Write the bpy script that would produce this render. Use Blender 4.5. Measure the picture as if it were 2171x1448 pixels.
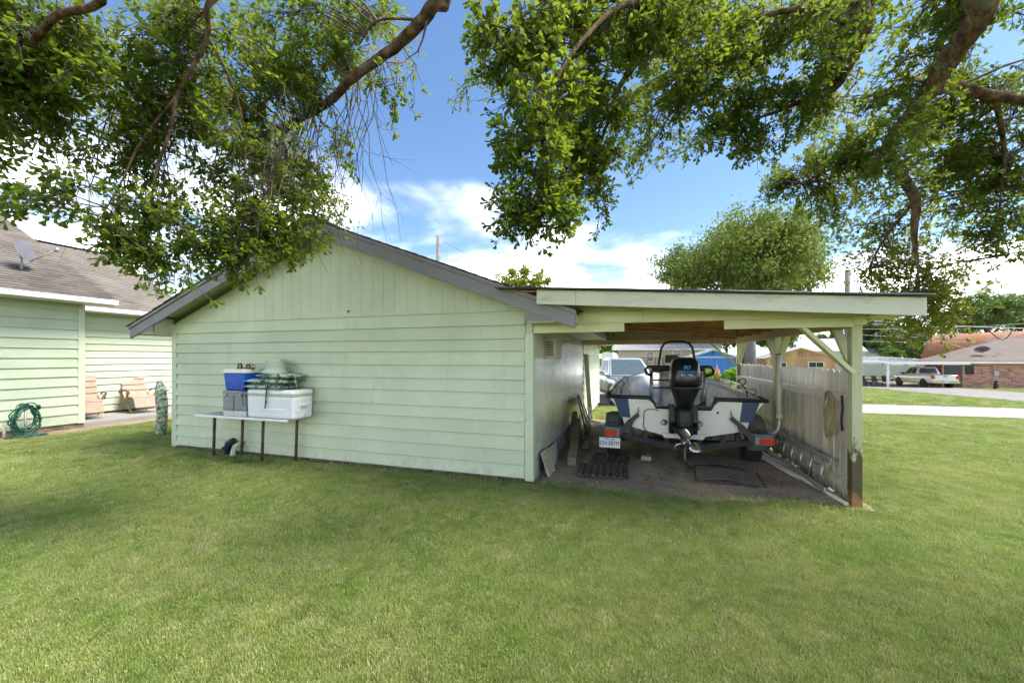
import bpy, math, random
import numpy as np
from mathutils import Vector, Matrix, Euler

for _o in list(bpy.data.objects):
    bpy.data.objects.remove(_o, do_unlink=True)
R = math.radians
SC = bpy.context.scene
COL = SC.collection

# ------------------------------------------------------------------ camera, sky, sun, exposure
# World axes: x runs along the gable wall of the garage (origin at its corner by the carport), y away from the viewer.
CAM = Vector((1.281, -4.932, 1.65)); YAW = R(17.63); FPX = 830.0; CX = 1085.5; HY = 758.0
cam = bpy.data.cameras.new('camera'); camo = bpy.data.objects.new('camera', cam); COL.objects.link(camo)
camo.location = CAM; camo.rotation_euler = (R(90), 0, YAW)
cam.sensor_width = 36; cam.sensor_fit = 'HORIZONTAL'; cam.lens = 36 * FPX / 2171; cam.shift_y = 34 / 2171
cam.clip_start = .05; cam.clip_end = 3000
SC.camera = camo
SUN_EL = R(56); SUN_AZ = R(10)            # azimuth counted from +x towards +y
sd = Vector((math.cos(SUN_EL) * math.cos(SUN_AZ), math.cos(SUN_EL) * math.sin(SUN_AZ), math.sin(SUN_EL)))
sl = bpy.data.lights.new('sun', 'SUN'); sl.energy = 2.2; sl.angle = R(27); sl.color = (1, .95, .86)
so = bpy.data.objects.new('sun', sl); COL.objects.link(so); so.rotation_euler = sd.to_track_quat('Z', 'Y').to_euler(); so.location = (20, 5, 40)

W = bpy.data.worlds.new('World'); SC.world = W; W.use_nodes = True
nt = W.node_tree; nt.nodes.clear()
def wn(t, **k):
    n = nt.nodes.new(t)
    for a, b in k.items(): setattr(n, a, b)
    return n
def wmath(op, a, b=None, clamp=False):
    n = wn('ShaderNodeMath', operation=op, use_clamp=clamp)
    for i, v in enumerate((a, b)):
        if v is None: continue
        if isinstance(v, (int, float)): n.inputs[i].default_value = v
        else: nt.links.new(v, n.inputs[i])
    return n.outputs[0]
sky = wn('ShaderNodeTexSky', sky_type='NISHITA'); sky.sun_disc = False
sky.sun_elevation = SUN_EL; sky.sun_rotation = math.pi / 2 - SUN_AZ; sky.air_density = 1.0; sky.dust_density = .45; sky.ozone_density = 1.6
tc = wn('ShaderNodeTexCoord'); sx = wn('ShaderNodeSeparateXYZ'); nt.links.new(tc.outputs['Generated'], sx.inputs[0])
# clouds: noise on a flat layer above the place, thicker towards the horizon
zz = wmath('MAXIMUM', sx.outputs[2], .0)
den = wmath('ADD', zz, .22)
cu = wmath('DIVIDE', sx.outputs[0], den); cv = wmath('DIVIDE', sx.outputs[1], den)
cb = wn('ShaderNodeCombineXYZ'); nt.links.new(cu, cb.inputs[0]); nt.links.new(cv, cb.inputs[1]); cb.inputs[2].default_value = 9.2
nz = wn('ShaderNodeTexNoise'); nz.inputs['Scale'].default_value = 1.15; nz.inputs['Detail'].default_value = 9; nz.inputs['Roughness'].default_value = .52; nz.inputs['Distortion'].default_value = .25
nt.links.new(cb.outputs[0], nz.inputs['Vector'])
low = wn('ShaderNodeMapRange'); low.inputs[1].default_value = .05; low.inputs[2].default_value = .62; low.inputs[3].default_value = .185; low.inputs[4].default_value = -.05
nt.links.new(zz, low.inputs[0])
cs = wmath('ADD', nz.outputs[0], low.outputs[0])
cr = wn('ShaderNodeValToRGB'); cr.color_ramp.elements[0].position = .50; cr.color_ramp.elements[1].position = .84
cr.color_ramp.interpolation = 'EASE'
nt.links.new(cs, cr.inputs[0])
nz2 = wn('ShaderNodeTexNoise'); nz2.inputs['Scale'].default_value = 2.6; nz2.inputs['Detail'].default_value = 6; nt.links.new(cb.outputs[0], nz2.inputs['Vector'])
shade = wn('ShaderNodeMapRange'); shade.inputs[1].default_value = .33; shade.inputs[2].default_value = .66; shade.inputs[3].default_value = 1.3; shade.inputs[4].default_value = 14.0
nt.links.new(nz2.outputs[0], shade.inputs[0])
cc = wn('ShaderNodeCombineColor')
nt.links.new(shade.outputs[0], cc.inputs[0]); nt.links.new(wmath('MULTIPLY', shade.outputs[0], .985), cc.inputs[1]); nt.links.new(wmath('MULTIPLY', shade.outputs[0], .96), cc.inputs[2])
hs = wn('ShaderNodeHueSaturation'); hs.inputs['Saturation'].default_value = 1.12; hs.inputs['Value'].default_value = .345; nt.links.new(sky.outputs[0], hs.inputs['Color'])
mx = wn('ShaderNodeMix', data_type='RGBA'); nt.links.new(cr.outputs[0], mx.inputs[0]); nt.links.new(hs.outputs[0], mx.inputs[6]); nt.links.new(cc.outputs[0], mx.inputs[7])
bg = wn('ShaderNodeBackground'); bg.inputs[1].default_value = .15; nt.links.new(mx.outputs[2], bg.inputs[0])
wo = wn('ShaderNodeOutputWorld'); nt.links.new(bg.outputs[0], wo.inputs[0])
vs = SC.view_settings; vs.view_transform = 'Standard'; vs.look = 'None'; vs.exposure = 2.3; vs.gamma = 1; vs.use_curve_mapping = False
SC.cycles.max_bounces = 5; SC.cycles.diffuse_bounces = 3; SC.cycles.glossy_bounces = 3; SC.cycles.transmission_bounces = 4; SC.cycles.transparent_max_bounces = 6; SC.cycles.use_denoising = True; SC.cycles.use_adaptive_sampling = True; SC.cycles.adaptive_threshold = .03
SC.cycles.caustics_reflective = False; SC.cycles.caustics_refractive = False
SC.cycles.sample_clamp_indirect = 6

# ------------------------------------------------------------------ helpers
RT = Vector((math.cos(YAW), math.sin(YAW), 0)); FW = Vector((-math.sin(YAW), math.cos(YAW), 0))
def at(px, py, Z):
    """A place in the yard seen in direction (px, py) at depth Z metres."""
    p = CAM + RT * ((px - CX) / FPX * Z) + FW * Z
    p.z = 1.65 + (HY - py) / FPX * Z
    return p
def sst(a, b, v):
    t = min(1, max(0, (v - a) / (b - a))); return t * t * (3 - 2 * t)
def gz(x, y):
    """Height of the ground: level round the garage, falling gently beyond the lane."""
    z = .07 * sst(1.0, 3.4, x) * (1 - sst(6, 10, y)) * (1 - sst(6, 12, x))
    z -= .3 * sst(7, 11.6, y)
    z -= .9 * min(1, max(0, (y - 15) / 28.5)) * sst(5, 19, x)
    return z

MATS = {}
class NT:
    def __init__(s, name):
        s.m = bpy.data.materials.new(name); s.m.use_nodes = True; s.t = s.m.node_tree; s.t.nodes.clear()
        s.out = s.n('ShaderNodeOutputMaterial')
    def n(s, t, **k):
        n = s.t.nodes.new(t)
        for a, b in k.items(): setattr(n, a, b)
        return n
    def l(s, a, b): s.t.links.new(a, b)
    def set(s, sock, v):
        if hasattr(v, 'links') or isinstance(v, bpy.types.NodeSocket): s.l(v, sock)
        else: sock.default_value = v
    def coord(s, kind='Object', scale=(1, 1, 1)):
        c = s.n('ShaderNodeTexCoord'); m = s.n('ShaderNodeMapping'); m.inputs['Scale'].default_value = scale
        s.l(c.outputs[kind], m.inputs[0]); return m.outputs[0]
    def pos(s, scale=(1, 1, 1)):
        c = s.n('ShaderNodeNewGeometry'); m = s.n('ShaderNodeMapping'); m.inputs['Scale'].default_value = scale
        s.l(c.outputs['Position'], m.inputs[0]); return m.outputs[0]
    def noise(s, vec, scale, detail=4, rough=.55, dist=0):
        n = s.n('ShaderNodeTexNoise'); n.inputs['Scale'].default_value = scale; n.inputs['Detail'].default_value = detail
        n.inputs['Roughness'].default_value = rough; n.inputs['Distortion'].default_value = dist; s.l(vec, n.inputs['Vector']); return n.outputs[0]
    def ramp(s, fac, stops):
        r = s.n('ShaderNodeValToRGB'); e = r.color_ramp.elements
        while len(e) < len(stops): e.new(.5)
        for el, (p, c) in zip(e, stops): el.position = p; el.color = (*c, 1) if len(c) == 3 else c
        s.l(fac, r.inputs[0]); return r.outputs[0]
    def mix(s, fac, a, b, mode='MIX'):
        m = s.n('ShaderNodeMix', data_type='RGBA', blend_type=mode)
        s.set(m.inputs[0], fac)
        for i, v in ((6, a), (7, b)):
            s.set(m.inputs[i], (*v, 1) if isinstance(v, tuple) and len(v) == 3 else v)
        return m.outputs[2]
    def math(s, op, a, b=0.0, clamp=False):
        m = s.n('ShaderNodeMath', operation=op, use_clamp=clamp); s.set(m.inputs[0], a); s.set(m.inputs[1], b); return m.outputs[0]
    def rng(s, v, a, b, c, d):
        m = s.n('ShaderNodeMapRange'); s.l(v, m.inputs[0])
        for i, q in enumerate((a, b, c, d)): m.inputs[i + 1].default_value = q
        return m.outputs[0]
    def bump(s, h, strength=.3, dist=.01):
        b = s.n('ShaderNodeBump'); b.inputs['Strength'].default_value = strength; b.inputs['Distance'].default_value = dist; s.l(h, b.inputs['Height']); return b.outputs[0]
    def bsdf(s, col, rough=.6, metal=0, spec=.4, normal=None, coat=0, trans=0, alpha=None):
        b = s.n('ShaderNodeBsdfPrincipled')
        s.set(b.inputs['Base Color'], (*col, 1) if isinstance(col, tuple) and len(col) == 3 else col)
        s.set(b.inputs['Roughness'], rough); s.set(b.inputs['Metallic'], metal); b.inputs['Specular IOR Level'].default_value = spec
        b.inputs['Coat Weight'].default_value = coat; b.inputs['Coat Roughness'].default_value = .08; b.inputs['Transmission Weight'].default_value = trans
        if normal is not None: s.l(normal, b.inputs['Normal'])
        if alpha is not None: s.set(b.inputs['Alpha'], alpha)
        s.l(b.outputs[0], s.out.inputs[0]); return b
    def orand(s):
        return s.n('ShaderNodeObjectInfo').outputs['Random']

def mat(name, col, rough=.6, metal=0, spec=.4, var=.12, scale=6, bump=.15, bscale=None, stretch=(1, 1, 1), orand=.0, dirt=None, coat=0, dist=.004):
    """Plain surface with uneven tone, fine relief and optional dirt."""
    if name in MATS: return MATS[name]
    t = NT(name); v = t.coord('Object', stretch)
    n = t.noise(v, scale, 6, .6)
    lo = tuple(c * (1 - var) for c in col); hi = tuple(min(1, c * (1 + var)) for c in col)
    c = t.ramp(n, [(.3, lo), (.7, hi)])
    if orand:
        h = t.n('ShaderNodeHueSaturation'); t.l(c, h.inputs['Color']); t.l(t.rng(t.orand(), 0, 1, 1 - orand, 1 + orand), h.inputs['Value']); c = h.outputs[0]
    if dirt:
        d = t.noise(v, dirt[1], 8, .7); c = t.mix(t.rng(d, dirt[2], dirt[2] + .12, 0, dirt[3]), c, dirt[0])
    nb = t.noise(v, bscale or scale * 8, 5, .6)
    t.bsdf(c, rough, metal, spec, t.bump(nb, bump, dist) if bump else None, coat)
    MATS[name] = t.m; return t.m

def smooth_path(pts, rad, sub=5, jit=0.0, seed=0):
    """Catmull-Rom through the points with small kinks and swellings, for limbs."""
    q = random.Random(seed); P = [Vector(p) for p in pts]; out, rr = [], []
    for i in range(len(P) - 1):
        a, b, c, d = P[max(i - 1, 0)], P[i], P[i + 1], P[min(i + 2, len(P) - 1)]
        for k in range(sub):
            t = k / sub; p = .5 * ((2 * b) + (c - a) * t + (2 * a - 5 * b + 4 * c - d) * t * t + (3 * b - a - 3 * c + d) * t ** 3); r = rad[i] + (rad[i + 1] - rad[i]) * t
            out.append(p + Vector((q.uniform(-1, 1), q.uniform(-1, 1), q.uniform(-1, 1))) * r * jit); rr.append(r * q.uniform(1 - .5 * jit, 1 + .6 * jit))
    return out + [P[-1]], rr + [rad[-1]]
class MB:
    """Collects faces in plain lists, then links them as one mesh object."""
    def __init__(s): s.v = []; s.f = []; s.sm = []
    def add(s, vs, fs, smooth=False):
        o = len(s.v); s.v += [tuple(p) for p in vs]; s.f += [tuple(i + o for i in f) for f in fs]; s.sm += [smooth] * len(fs); return s
    def box(s, x0, x1, y0, y1, z0, z1):
        return s.add([(x0, y0, z0), (x1, y0, z0), (x1, y1, z0), (x0, y1, z0), (x0, y0, z1), (x1, y0, z1), (x1, y1, z1), (x0, y1, z1)],
                     [(0, 3, 2, 1), (4, 5, 6, 7), (0, 1, 5, 4), (1, 2, 6, 5), (2, 3, 7, 6), (3, 0, 4, 7)])
    def beam(s, p0, p1, w, h, up=(0, 0, 1)):
        p0 = Vector(p0); p1 = Vector(p1); d = (p1 - p0).normalized(); u = Vector(up)
        a = d.cross(u)
        if a.length < 1e-4: a = d.cross(Vector((0, 1, 0)))
        a.normalize(); b = a.cross(d).normalized(); a = a * (w / 2); b = b * (h / 2)
        vs = [q + i * a + j * b for q in (p0, p1) for i, j in ((-1, -1), (1, -1), (1, 1), (-1, 1))]
        return s.add(vs, [(0, 1, 2, 3), (7, 6, 5, 4), (0, 4, 5, 1), (1, 5, 6, 2), (2, 6, 7, 3), (3, 7, 4, 0)])
    def prism(s, pts, off):
        """Closed polygon given as 3-D points, extruded by the vector off."""
        n = len(pts); off = Vector(off); vs = [Vector(p) for p in pts] + [Vector(p) + off for p in pts]
        return s.add(vs, [tuple(range(n)), tuple(range(2 * n - 1, n - 1, -1))] + [(i, i + n, (i + 1) % n + n, (i + 1) % n) for i in range(n)])
    def tube(s, pts, rad, n=8, caps=True, smooth=True):
        pts = [Vector(p) for p in pts]; m = len(pts)
        if not isinstance(rad, (list, tuple)): rad = [rad] * m
        o = len(s.v); prev = None; vs = []
        for i, p in enumerate(pts):
            d = (pts[min(i + 1, m - 1)] - pts[max(i - 1, 0)])
            d = d.normalized() if d.length > 1e-9 else Vector((0, 0, 1))
            if prev is None: a = d.cross(Vector((0, 0, 1)) if abs(d.z) < .9 else Vector((1, 0, 0))).normalized()
            else:
                a = prev - d * prev.dot(d); a = a.normalized() if a.length > 1e-6 else d.orthogonal().normalized()
            prev = a; b = d.cross(a)
            for k in range(n):
                t = 2 * math.pi * k / n; vs.append(p + (a * math.cos(t) + b * math.sin(t)) * rad[i])
        fs = [(i * n + k, i * n + (k + 1) % n, (i + 1) * n + (k + 1) % n, (i + 1) * n + k) for i in range(m - 1) for k in range(n)]
        s.add(vs, fs, smooth)
        if caps:
            s.f += [tuple(o + k for k in range(n - 1, -1, -1)), tuple(o + (m - 1) * n + k for k in range(n))]; s.sm += [False, False]
        return s
    def loft(s, rings, closed=True, caps=True, smooth=True):
        n = len(rings[0]); o = len(s.v); vs = [p for r in rings for p in r]; q = n if closed else n - 1
        s.add(vs, [(i * n + k, i * n + (k + 1) % n, (i + 1) * n + (k + 1) % n, (i + 1) * n + k) for i in range(len(rings) - 1) for k in range(q)], smooth)
        if caps and closed:
            s.f += [tuple(o + k for k in range(n - 1, -1, -1)), tuple(o + (len(rings) - 1) * n + k for k in range(n))]; s.sm += [False, False]
        return s
    def lathe(s, prof, c, axis='z', n=20, smooth=True):
        c = Vector(c); rings = []
        for r, h in prof:
            ring = []
            for k in range(n):
                t = 2 * math.pi * k / n; a, b = r * math.cos(t), r * math.sin(t)
                ring.append(c + Vector({'z': (a, b, h), 'y': (a, h, b), 'x': (h, a, b)}[axis]))
            rings.append(ring)
        return s.loft(rings, True, True, smooth)
    def mesh(s, name):
        me = bpy.data.meshes.new(name); me.from_pydata(s.v, [], s.f); me.polygons.foreach_set('use_smooth', s.sm); me.update(); return me
    def build(s, name, m, parent=None, bevel=0, seg=2, sub=0, fix=True):
        me = s.mesh(name)
        if fix:
            import bmesh
            bm = bmesh.new(); bm.from_mesh(me); bmesh.ops.recalc_face_normals(bm, faces=bm.faces); bm.to_mesh(me); bm.free()
        return link(name, me, m, parent, bevel, seg, sub)

def link(name, me, m, parent=None, bevel=0, seg=2, sub=0):
    o = bpy.data.objects.new(name, me); COL.objects.link(o)
    if m is not None and not me.materials: me.materials.append(m)
    put(o, parent)
    if bevel:
        b = o.modifiers.new('bevel', 'BEVEL'); b.width = bevel; b.segments = seg; b.limit_method = 'ANGLE'; b.angle_limit = R(35)
    if sub:
        b = o.modifiers.new('sub', 'SUBSURF'); b.levels = sub; b.render_levels = sub
    return o
def put(o, parent):
    if parent is None: return
    o.parent = parent
    if parent.type == 'EMPTY' and parent.get('_w'):          # its parts are given in world coordinates
        o.matrix_local = Matrix.Translation(-parent.location)
def tag(o, label, cat, group=None, kind=None):
    if label: o['label'] = label
    if cat: o['category'] = cat
    if group: o['group'] = group
    if kind: o['kind'] = kind
    return o
def thing(name, label, cat, loc=(0, 0, 0), rz=0, group=None, world=True):
    o = bpy.data.objects.new(name, None); COL.objects.link(o); o.location = loc; o.empty_display_size = .1
    if world: o['_w'] = 1
    else: o.rotation_euler = (0, 0, rz)
    return tag(o, label, cat, group)
def structure(name, mb, m): return tag(mb.build(name, m), None, None, None, 'structure')
def fastmesh(name, co, faces, n):
    """co (N,3) array, faces (F,n) array."""
    me = bpy.data.meshes.new(name); co = np.asarray(co, dtype=np.float32); faces = np.asarray(faces, dtype=np.int32)
    me.vertices.add(len(co)); me.vertices.foreach_set('co', co.ravel())
    me.loops.add(faces.size); me.loops.foreach_set('vertex_index', faces.ravel())
    me.polygons.add(len(faces)); me.polygons.foreach_set('loop_start', np.arange(0, faces.size, n, dtype=np.int32)); me.polygons.foreach_set('loop_total', np.full(len(faces), n, dtype=np.int32))
    me.update(); me.validate(); return me
def text(s, m, parent, size, M, ext=.002, shear=0, sx=1, name='lettering'):
    c = bpy.data.curves.new(name, 'FONT'); c.body = s; c.size = size; c.extrude = ext; c.align_x = 'CENTER'; c.align_y = 'CENTER'; c.shear = shear
    o = bpy.data.objects.new(name, c); COL.objects.link(o)
    dg = bpy.context.evaluated_depsgraph_get(); me = bpy.data.meshes.new_from_object(o.evaluated_get(dg)); bpy.data.objects.remove(o)
    me.transform(M @ Matrix.Diagonal((sx, 1, 1, 1))); me.materials.clear()
    return link(name, me, m, parent)
def facing(loc, tilt=90, rz=0):
    """Matrix that stands text up at loc, read from -y (rz turns it)."""
    return Matrix.Translation(loc) @ Matrix.Rotation(rz, 4, 'Z') @ Matrix.Rotation(R(tilt), 4, 'X')
def copy_tree(o, parent=None):
    c = o.copy(); COL.objects.link(c)
    if parent is not None: c.parent = parent
    for ch in list(o.children): copy_tree(ch, c)
    return c
# ------------------------------------------------------------------ materials
def m_siding(name, col, grime=.35, board=.055):
    t = NT(name); v = t.pos((1, 1, 1)); g = t.pos((9, 9, 130))
    n = t.noise(v, 1.1, 5, .6)
    c = t.ramp(n, [(.3, tuple(a * .9 for a in col)), (.7, tuple(a * 1.07 for a in col))])
    st = t.noise(t.pos((14, 14, .9)), 1, 6, .65)
    c = t.mix(t.rng(st, .55, .8, 0, grime), c, tuple(a * b for a, b in zip(col, (.66, .68, .6))))
    lowdirt = t.noise(v, 9, 7, .7)
    zz = t.n('ShaderNodeSeparateXYZ'); t.l(t.pos(), zz.inputs[0])
    splash = t.math('MULTIPLY', t.rng(zz.outputs[2], .05, .34, 1, 0), t.rng(lowdirt, .48, .68, 0, .4))
    c = t.mix(splash, c, (.16, .14, .09))
    h = t.n('ShaderNodeHueSaturation'); t.l(c, h.inputs['Color']); t.l(t.rng(t.orand(), 0, 1, 1 - board, 1 + board), h.inputs['Value'])
    t.bsdf(h.outputs[0], .5, 0, .35, t.bump(t.noise(g, .35, 5, .65), .22, .006)); MATS[name] = t.m; return t.m
M_SID = m_siding('green_siding_paint', (.535, .59, .42), .45)
M_SIDL = m_siding('pale_green_house_paint', (.46, .52, .38), .22)
M_GAB = m_siding('green_gable_paint', (.545, .595, .42), .25, .015)
M_TRIMG = mat('green_trim_paint', (.54, .59, .42), .5, var=.07, scale=3, bump=.08, dirt=((.22, .22, .14), 7, .58, .35))
M_CARP = mat('olive_carport_paint', (.585, .60, .345), .5, var=.09, scale=2.5, bump=.12, bscale=40, stretch=(1, 1, 4), orand=.05, dirt=((.2, .2, .1), 5, .6, .4))
M_CFAS = mat('pale_fascia_paint', (.60, .60, .465), .5, var=.07, scale=2, bump=.1, stretch=(1, 1, 5), dirt=((.33, .33, .24), 2.2, .55, .6))
M_RAKE = mat('grey_rake_paint', (.215, .207, .21), .55, var=.08, scale=3, bump=.12, dirt=((.2, .2, .2), 4, .58, .5))
M_WHITE = mat('white_trim_paint', (.78, .78, .76), .45, var=.04, scale=3, bump=.05)
M_DECK = mat('dark_shingle_edge', (.045, .042, .045), .9, var=.4, scale=14, bump=.5)
M_FOUND = mat('brown_foundation', (.20, .155, .105), .9, var=.3, scale=7, bump=.6, dirt=((.08, .065, .04), 6, .48, .8))
M_ROOFMETAL = mat('dark_metal_roof', (.04, .06, .065), .4, .3, var=.3, scale=3, bump=.05)
def m_wood(name, a, b, grain=(3, 40, 40), rough=.75, orand=.15, dark=None, bump=.3):
    t = NT(name); v = t.coord('Object', grain)
    n = t.noise(v, 1.2, 8, .65, .6); c = t.ramp(n, [(.28, a), (.72, b)])
    if dark: c = t.mix(t.rng(t.noise(t.coord('Object', (3, 3, 3)), 1.6, 5, .6), .5, .72, 0, .8), c, dark)
    h = t.n('ShaderNodeHueSaturation'); t.l(c, h.inputs['Color']); t.l(t.rng(t.orand(), 0, 1, 1 - orand, 1 + orand), h.inputs['Value'])
    t.bsdf(h.outputs[0], rough, 0, .3, t.bump(n, bump, .004)); MATS[name] = t.m; return t.m
M_RAFT = m_wood('reddish_rafter_wood', (.38, .19, .10), (.64, .38, .21), (3, 40, 40), .8, .2, (.22, .11, .06))
M_TAN = m_wood('tan_lumber', (.58, .38, .23), (.76, .56, .38), (3, 40, 40), .8, .08)
M_OLDW = m_wood('weathered_lumber', (.15, .12, .075), (.32, .27, .18), (40, 3, 40), .85, .1, (.10, .085, .05))
def m_picket():
    t = NT('weathered_picket'); v = t.coord('Object', (30, 30, 1.6)); n = t.noise(v, 1.1, 8, .7, .4)
    c = t.ramp(n, [(.3, (.52, .46, .36)), (.55, (.72, .66, .55)), (.75, (.84, .79, .69))])
    zz = t.n('ShaderNodeSeparateXYZ'); t.l(t.pos(), zz.inputs[0])
    moss = t.math('MULTIPLY', t.rng(zz.outputs[2], .1, .95, .9, 0), t.rng(t.noise(t.pos((9, 9, 4)), 1, 6, .7), .45, .62, 0, 1))
    c = t.mix(moss, c, (.30, .31, .16))
    k = t.noise(t.coord('Object', (14, 14, 9)), 1.3, 3, .5); c = t.mix(t.rng(k, .70, .74, 0, .9), c, (.05, .04, .03))
    h = t.n('ShaderNodeHueSaturation'); t.l(c, h.inputs['Color']); t.l(t.rng(t.orand(), 0, 1, .8, 1.15), h.inputs['Value'])
    t.bsdf(h.outputs[0], .24, 0, .7, t.bump(n, .2, .003)); MATS['picket'] = t.m; return t.m
M_PICK = m_picket()
def m_post():
    t = NT('post_paint_rotting'); n = t.noise(t.pos((12, 12, 2.5)), 1, 7, .7)
    c = t.ramp(n, [(.3, (.40, .425, .25)), (.7, (.50, .53, .34))])
    zz = t.n('ShaderNodeSeparateXYZ'); t.l(t.pos(), zz.inputs[0]); n2 = t.noise(t.pos((11, 11, 5)), 1.2, 8, .75)
    e = t.math('ADD', t.rng(zz.outputs[2], .3, 1.05, .33, -.22), n2); c = t.mix(t.rng(e, .50, .58, 0, .95), c, (.075, .055, .03))
    b = t.math('ADD', t.rng(zz.outputs[2], .05, .5, .4, -.4), n2); c = t.mix(t.rng(b, .55, .66, 0, 1), c, (.30, .15, .07))
    t.bsdf(c, .6, 0, .3, t.bump(n2, .5, .008)); return t.m
M_POST = m_post()
def m_plywood():
    t = NT('glossy_painted_plywood'); v = t.pos((1, .8, 2.0))
    n = t.noise(v, 1.7, 2, .45, .9); w = t.math('FRACT', t.math('MULTIPLY', n, 15)); tri = t.math('ABSOLUTE', t.math('SUBTRACT', w, .5))
    c = t.mix(t.rng(t.noise(t.pos(), 1.3, 6, .65), .38, .65, 0, .8), (.72, .75, .62), (.56, .60, .42))
    c = t.mix(t.rng(tri, .0, .16, .45, 0), c, (.22, .24, .17))
    h = t.math('ADD', tri, t.math('MULTIPLY', t.noise(t.pos((3, 12, 12)), 4, 5), .6))
    t.bsdf(c, .17, 0, .9, t.bump(h, .25, .008)); return t.m
M_PLY = m_plywood()
def m_ground():
    t = NT('lawn_soil'); p = t.pos()
    n1 = t.noise(p, .55, 5, .6); n2 = t.noise(p, 26, 6, .75); n3 = t.noise(p, 3.2, 5, .6)
    c = t.ramp(n1, [(.3, (.10, .13, .028)), (.7, (.17, .17, .055))])
    c = t.mix(t.rng(n3, .45, .7, 0, .5), c, (.20, .28, .05)); c = t.mix(t.rng(n2, .35, .7, .5, 0), c, (.06, .07, .022))
    t.bsdf(c, .9, 0, .15, t.bump(n2, .9, .04)); return t.m
M_GROUND = m_ground()
def m_dirt():
    t = NT('dark_carport_dirt'); p = t.pos(); n1 = t.noise(p, 1.6, 6, .65); n2 = t.noise(p, 22, 8, .75); n3 = t.noise(p, 6, 5, .7)
    c = t.ramp(n1, [(.3, (.20, .155, .11)), (.52, (.38, .30, .205)), (.75, (.52, .425, .31))])
    c = t.mix(t.rng(n2, .5, .72, 0, .75), c, (.46, .39, .29)); c = t.mix(t.rng(n3, .56, .7, 0, .7), c, (.11, .088, .066))
    t.bsdf(c, .92, 0, .2, t.bump(t.math('ADD', n2, n3), .9, .03)); return t.m
M_DIRT = m_dirt()
M_CONC = mat('grey_concrete', (.28, .265, .245), .85, var=.14, scale=.8, bump=.35, bscale=40, dirt=((.22, .20, .18), 1.7, .55, .5))  # the concrete's own grey, for lane, parking strip and patio
M_ASPH = mat('shade_toned_driveway', (.19, .175, .165), .85, var=.15, scale=.9, bump=.3, bscale=30, dirt=((.16, .15, .14), 1.2, .52, .6))  # driveway colour darkened to stand for shade under the canopy
def m_leaf(name, a, b, tr=(.30, .42, .04), trans=.45, glow=1.0):
    t = NT(name); at_ = t.n('ShaderNodeAttribute'); at_.attribute_name = 'rnd'; r = at_.outputs['Fac']
    c = t.ramp(r, [(0, a), (.8, b), (.97, (b[0] * 1.7, b[1] * 1.25, b[2])), (1.0, (.16, .07, .03))])
    d = t.n('ShaderNodeBsdfPrincipled'); t.l(c, d.inputs['Base Color']); d.inputs['Roughness'].default_value = .5; d.inputs['Specular IOR Level'].default_value = .22
    tl = t.n('ShaderNodeBsdfTranslucent'); t.l(t.mix(.5, c, tr), tl.inputs[0])
    m = t.n('ShaderNodeMixShader'); m.inputs[0].default_value = trans; t.l(d.outputs[0], m.inputs[1]); t.l(tl.outputs[0], m.inputs[2]); t.l(m.outputs[0], t.out.inputs[0]); return t.m
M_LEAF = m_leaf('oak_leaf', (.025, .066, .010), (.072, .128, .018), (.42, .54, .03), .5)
M_LEAFY = m_leaf('yellow_sun_tone_leaf', (.08, .115, .018), (.17, .2, .03), (.48, .48, .05), .5)  # yellower leaf; on the oaks its colour stands in for sunlight
M_LEAFD = m_leaf('dark_wood_leaf', (.045, .09, .022), (.10, .16, .045), (.22, .33, .05), .35)
M_LEAFR = m_leaf('round_tree_leaf', (.04, .085, .016), (.14, .19, .035), (.36, .42, .06), .36)
M_LEAFB = m_leaf('bush_leaf', (.10, .24, .02), (.20, .38, .04), (.4, .6, .06), .4)
def m_bark():
    t = NT('oak_bark'); v = t.coord('Object', (9, 9, 3)); n = t.noise(v, 1.4, 8, .7)
    c = t.ramp(n, [(.34, (.03, .02, .012)), (.5, (.125, .08, .046)), (.68, (.27, .19, .115))]); c = t.mix(t.rng(t.noise(t.coord('Object'), 2.5, 4), .55, .72, 0, .6), c, (.22, .24, .17))
    f = t.noise(t.coord('Object', (26, 26, 9)), 1.5, 6, .7); t.bsdf(c, .95, 0, .1, t.bump(t.math('ADD', n, t.math('MULTIPLY', f, .6)), 1.0, .035)); return t.m
M_BARK = m_bark()
M_GREYBARK = mat('grey_bark', (.16, .15, .14), .9, var=.4, scale=5, bump=.8, stretch=(3, 3, .7))
M_BLACK = mat('black_plastic', (.016, .016, .018), .42, var=.3, scale=9, bump=.1)
M_TYRE = mat('tyre_rubber', (.022, .021, .02), .8, var=.35, scale=10, bump=.3, dirt=((.10, .085, .065), 8, .55, .5))
M_STEEL = mat('dull_steel', (.42, .42, .41), .38, .85, var=.2, scale=12, bump=.1)
M_GALV = mat('galvanised_metal', (.40, .42, .41), .5, .6, var=.2, scale=14, bump=.1)
M_CHROME = mat('chrome', (.75, .75, .74), .12, 1, var=.03, bump=0)
M_RED = mat('red_lens', (.62, .015, .012), .22, var=.08, scale=20, bump=.05, coat=.6)
M_PVC = mat('aged_pvc', (.55, .54, .42), .5, var=.13, scale=5, bump=.08, dirt=((.22, .2, .12), 5, .56, .6))
M_RUSTP = mat('rusty_pipe', (.10, .075, .06), .75, .3, var=.4, scale=14, bump=.4, dirt=((.26, .12, .05), 12, .55, .8))
M_DGLASS = mat('dark_window_glass', (.02, .026, .03), .06, 0, .6, var=.1, bump=0)
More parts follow.
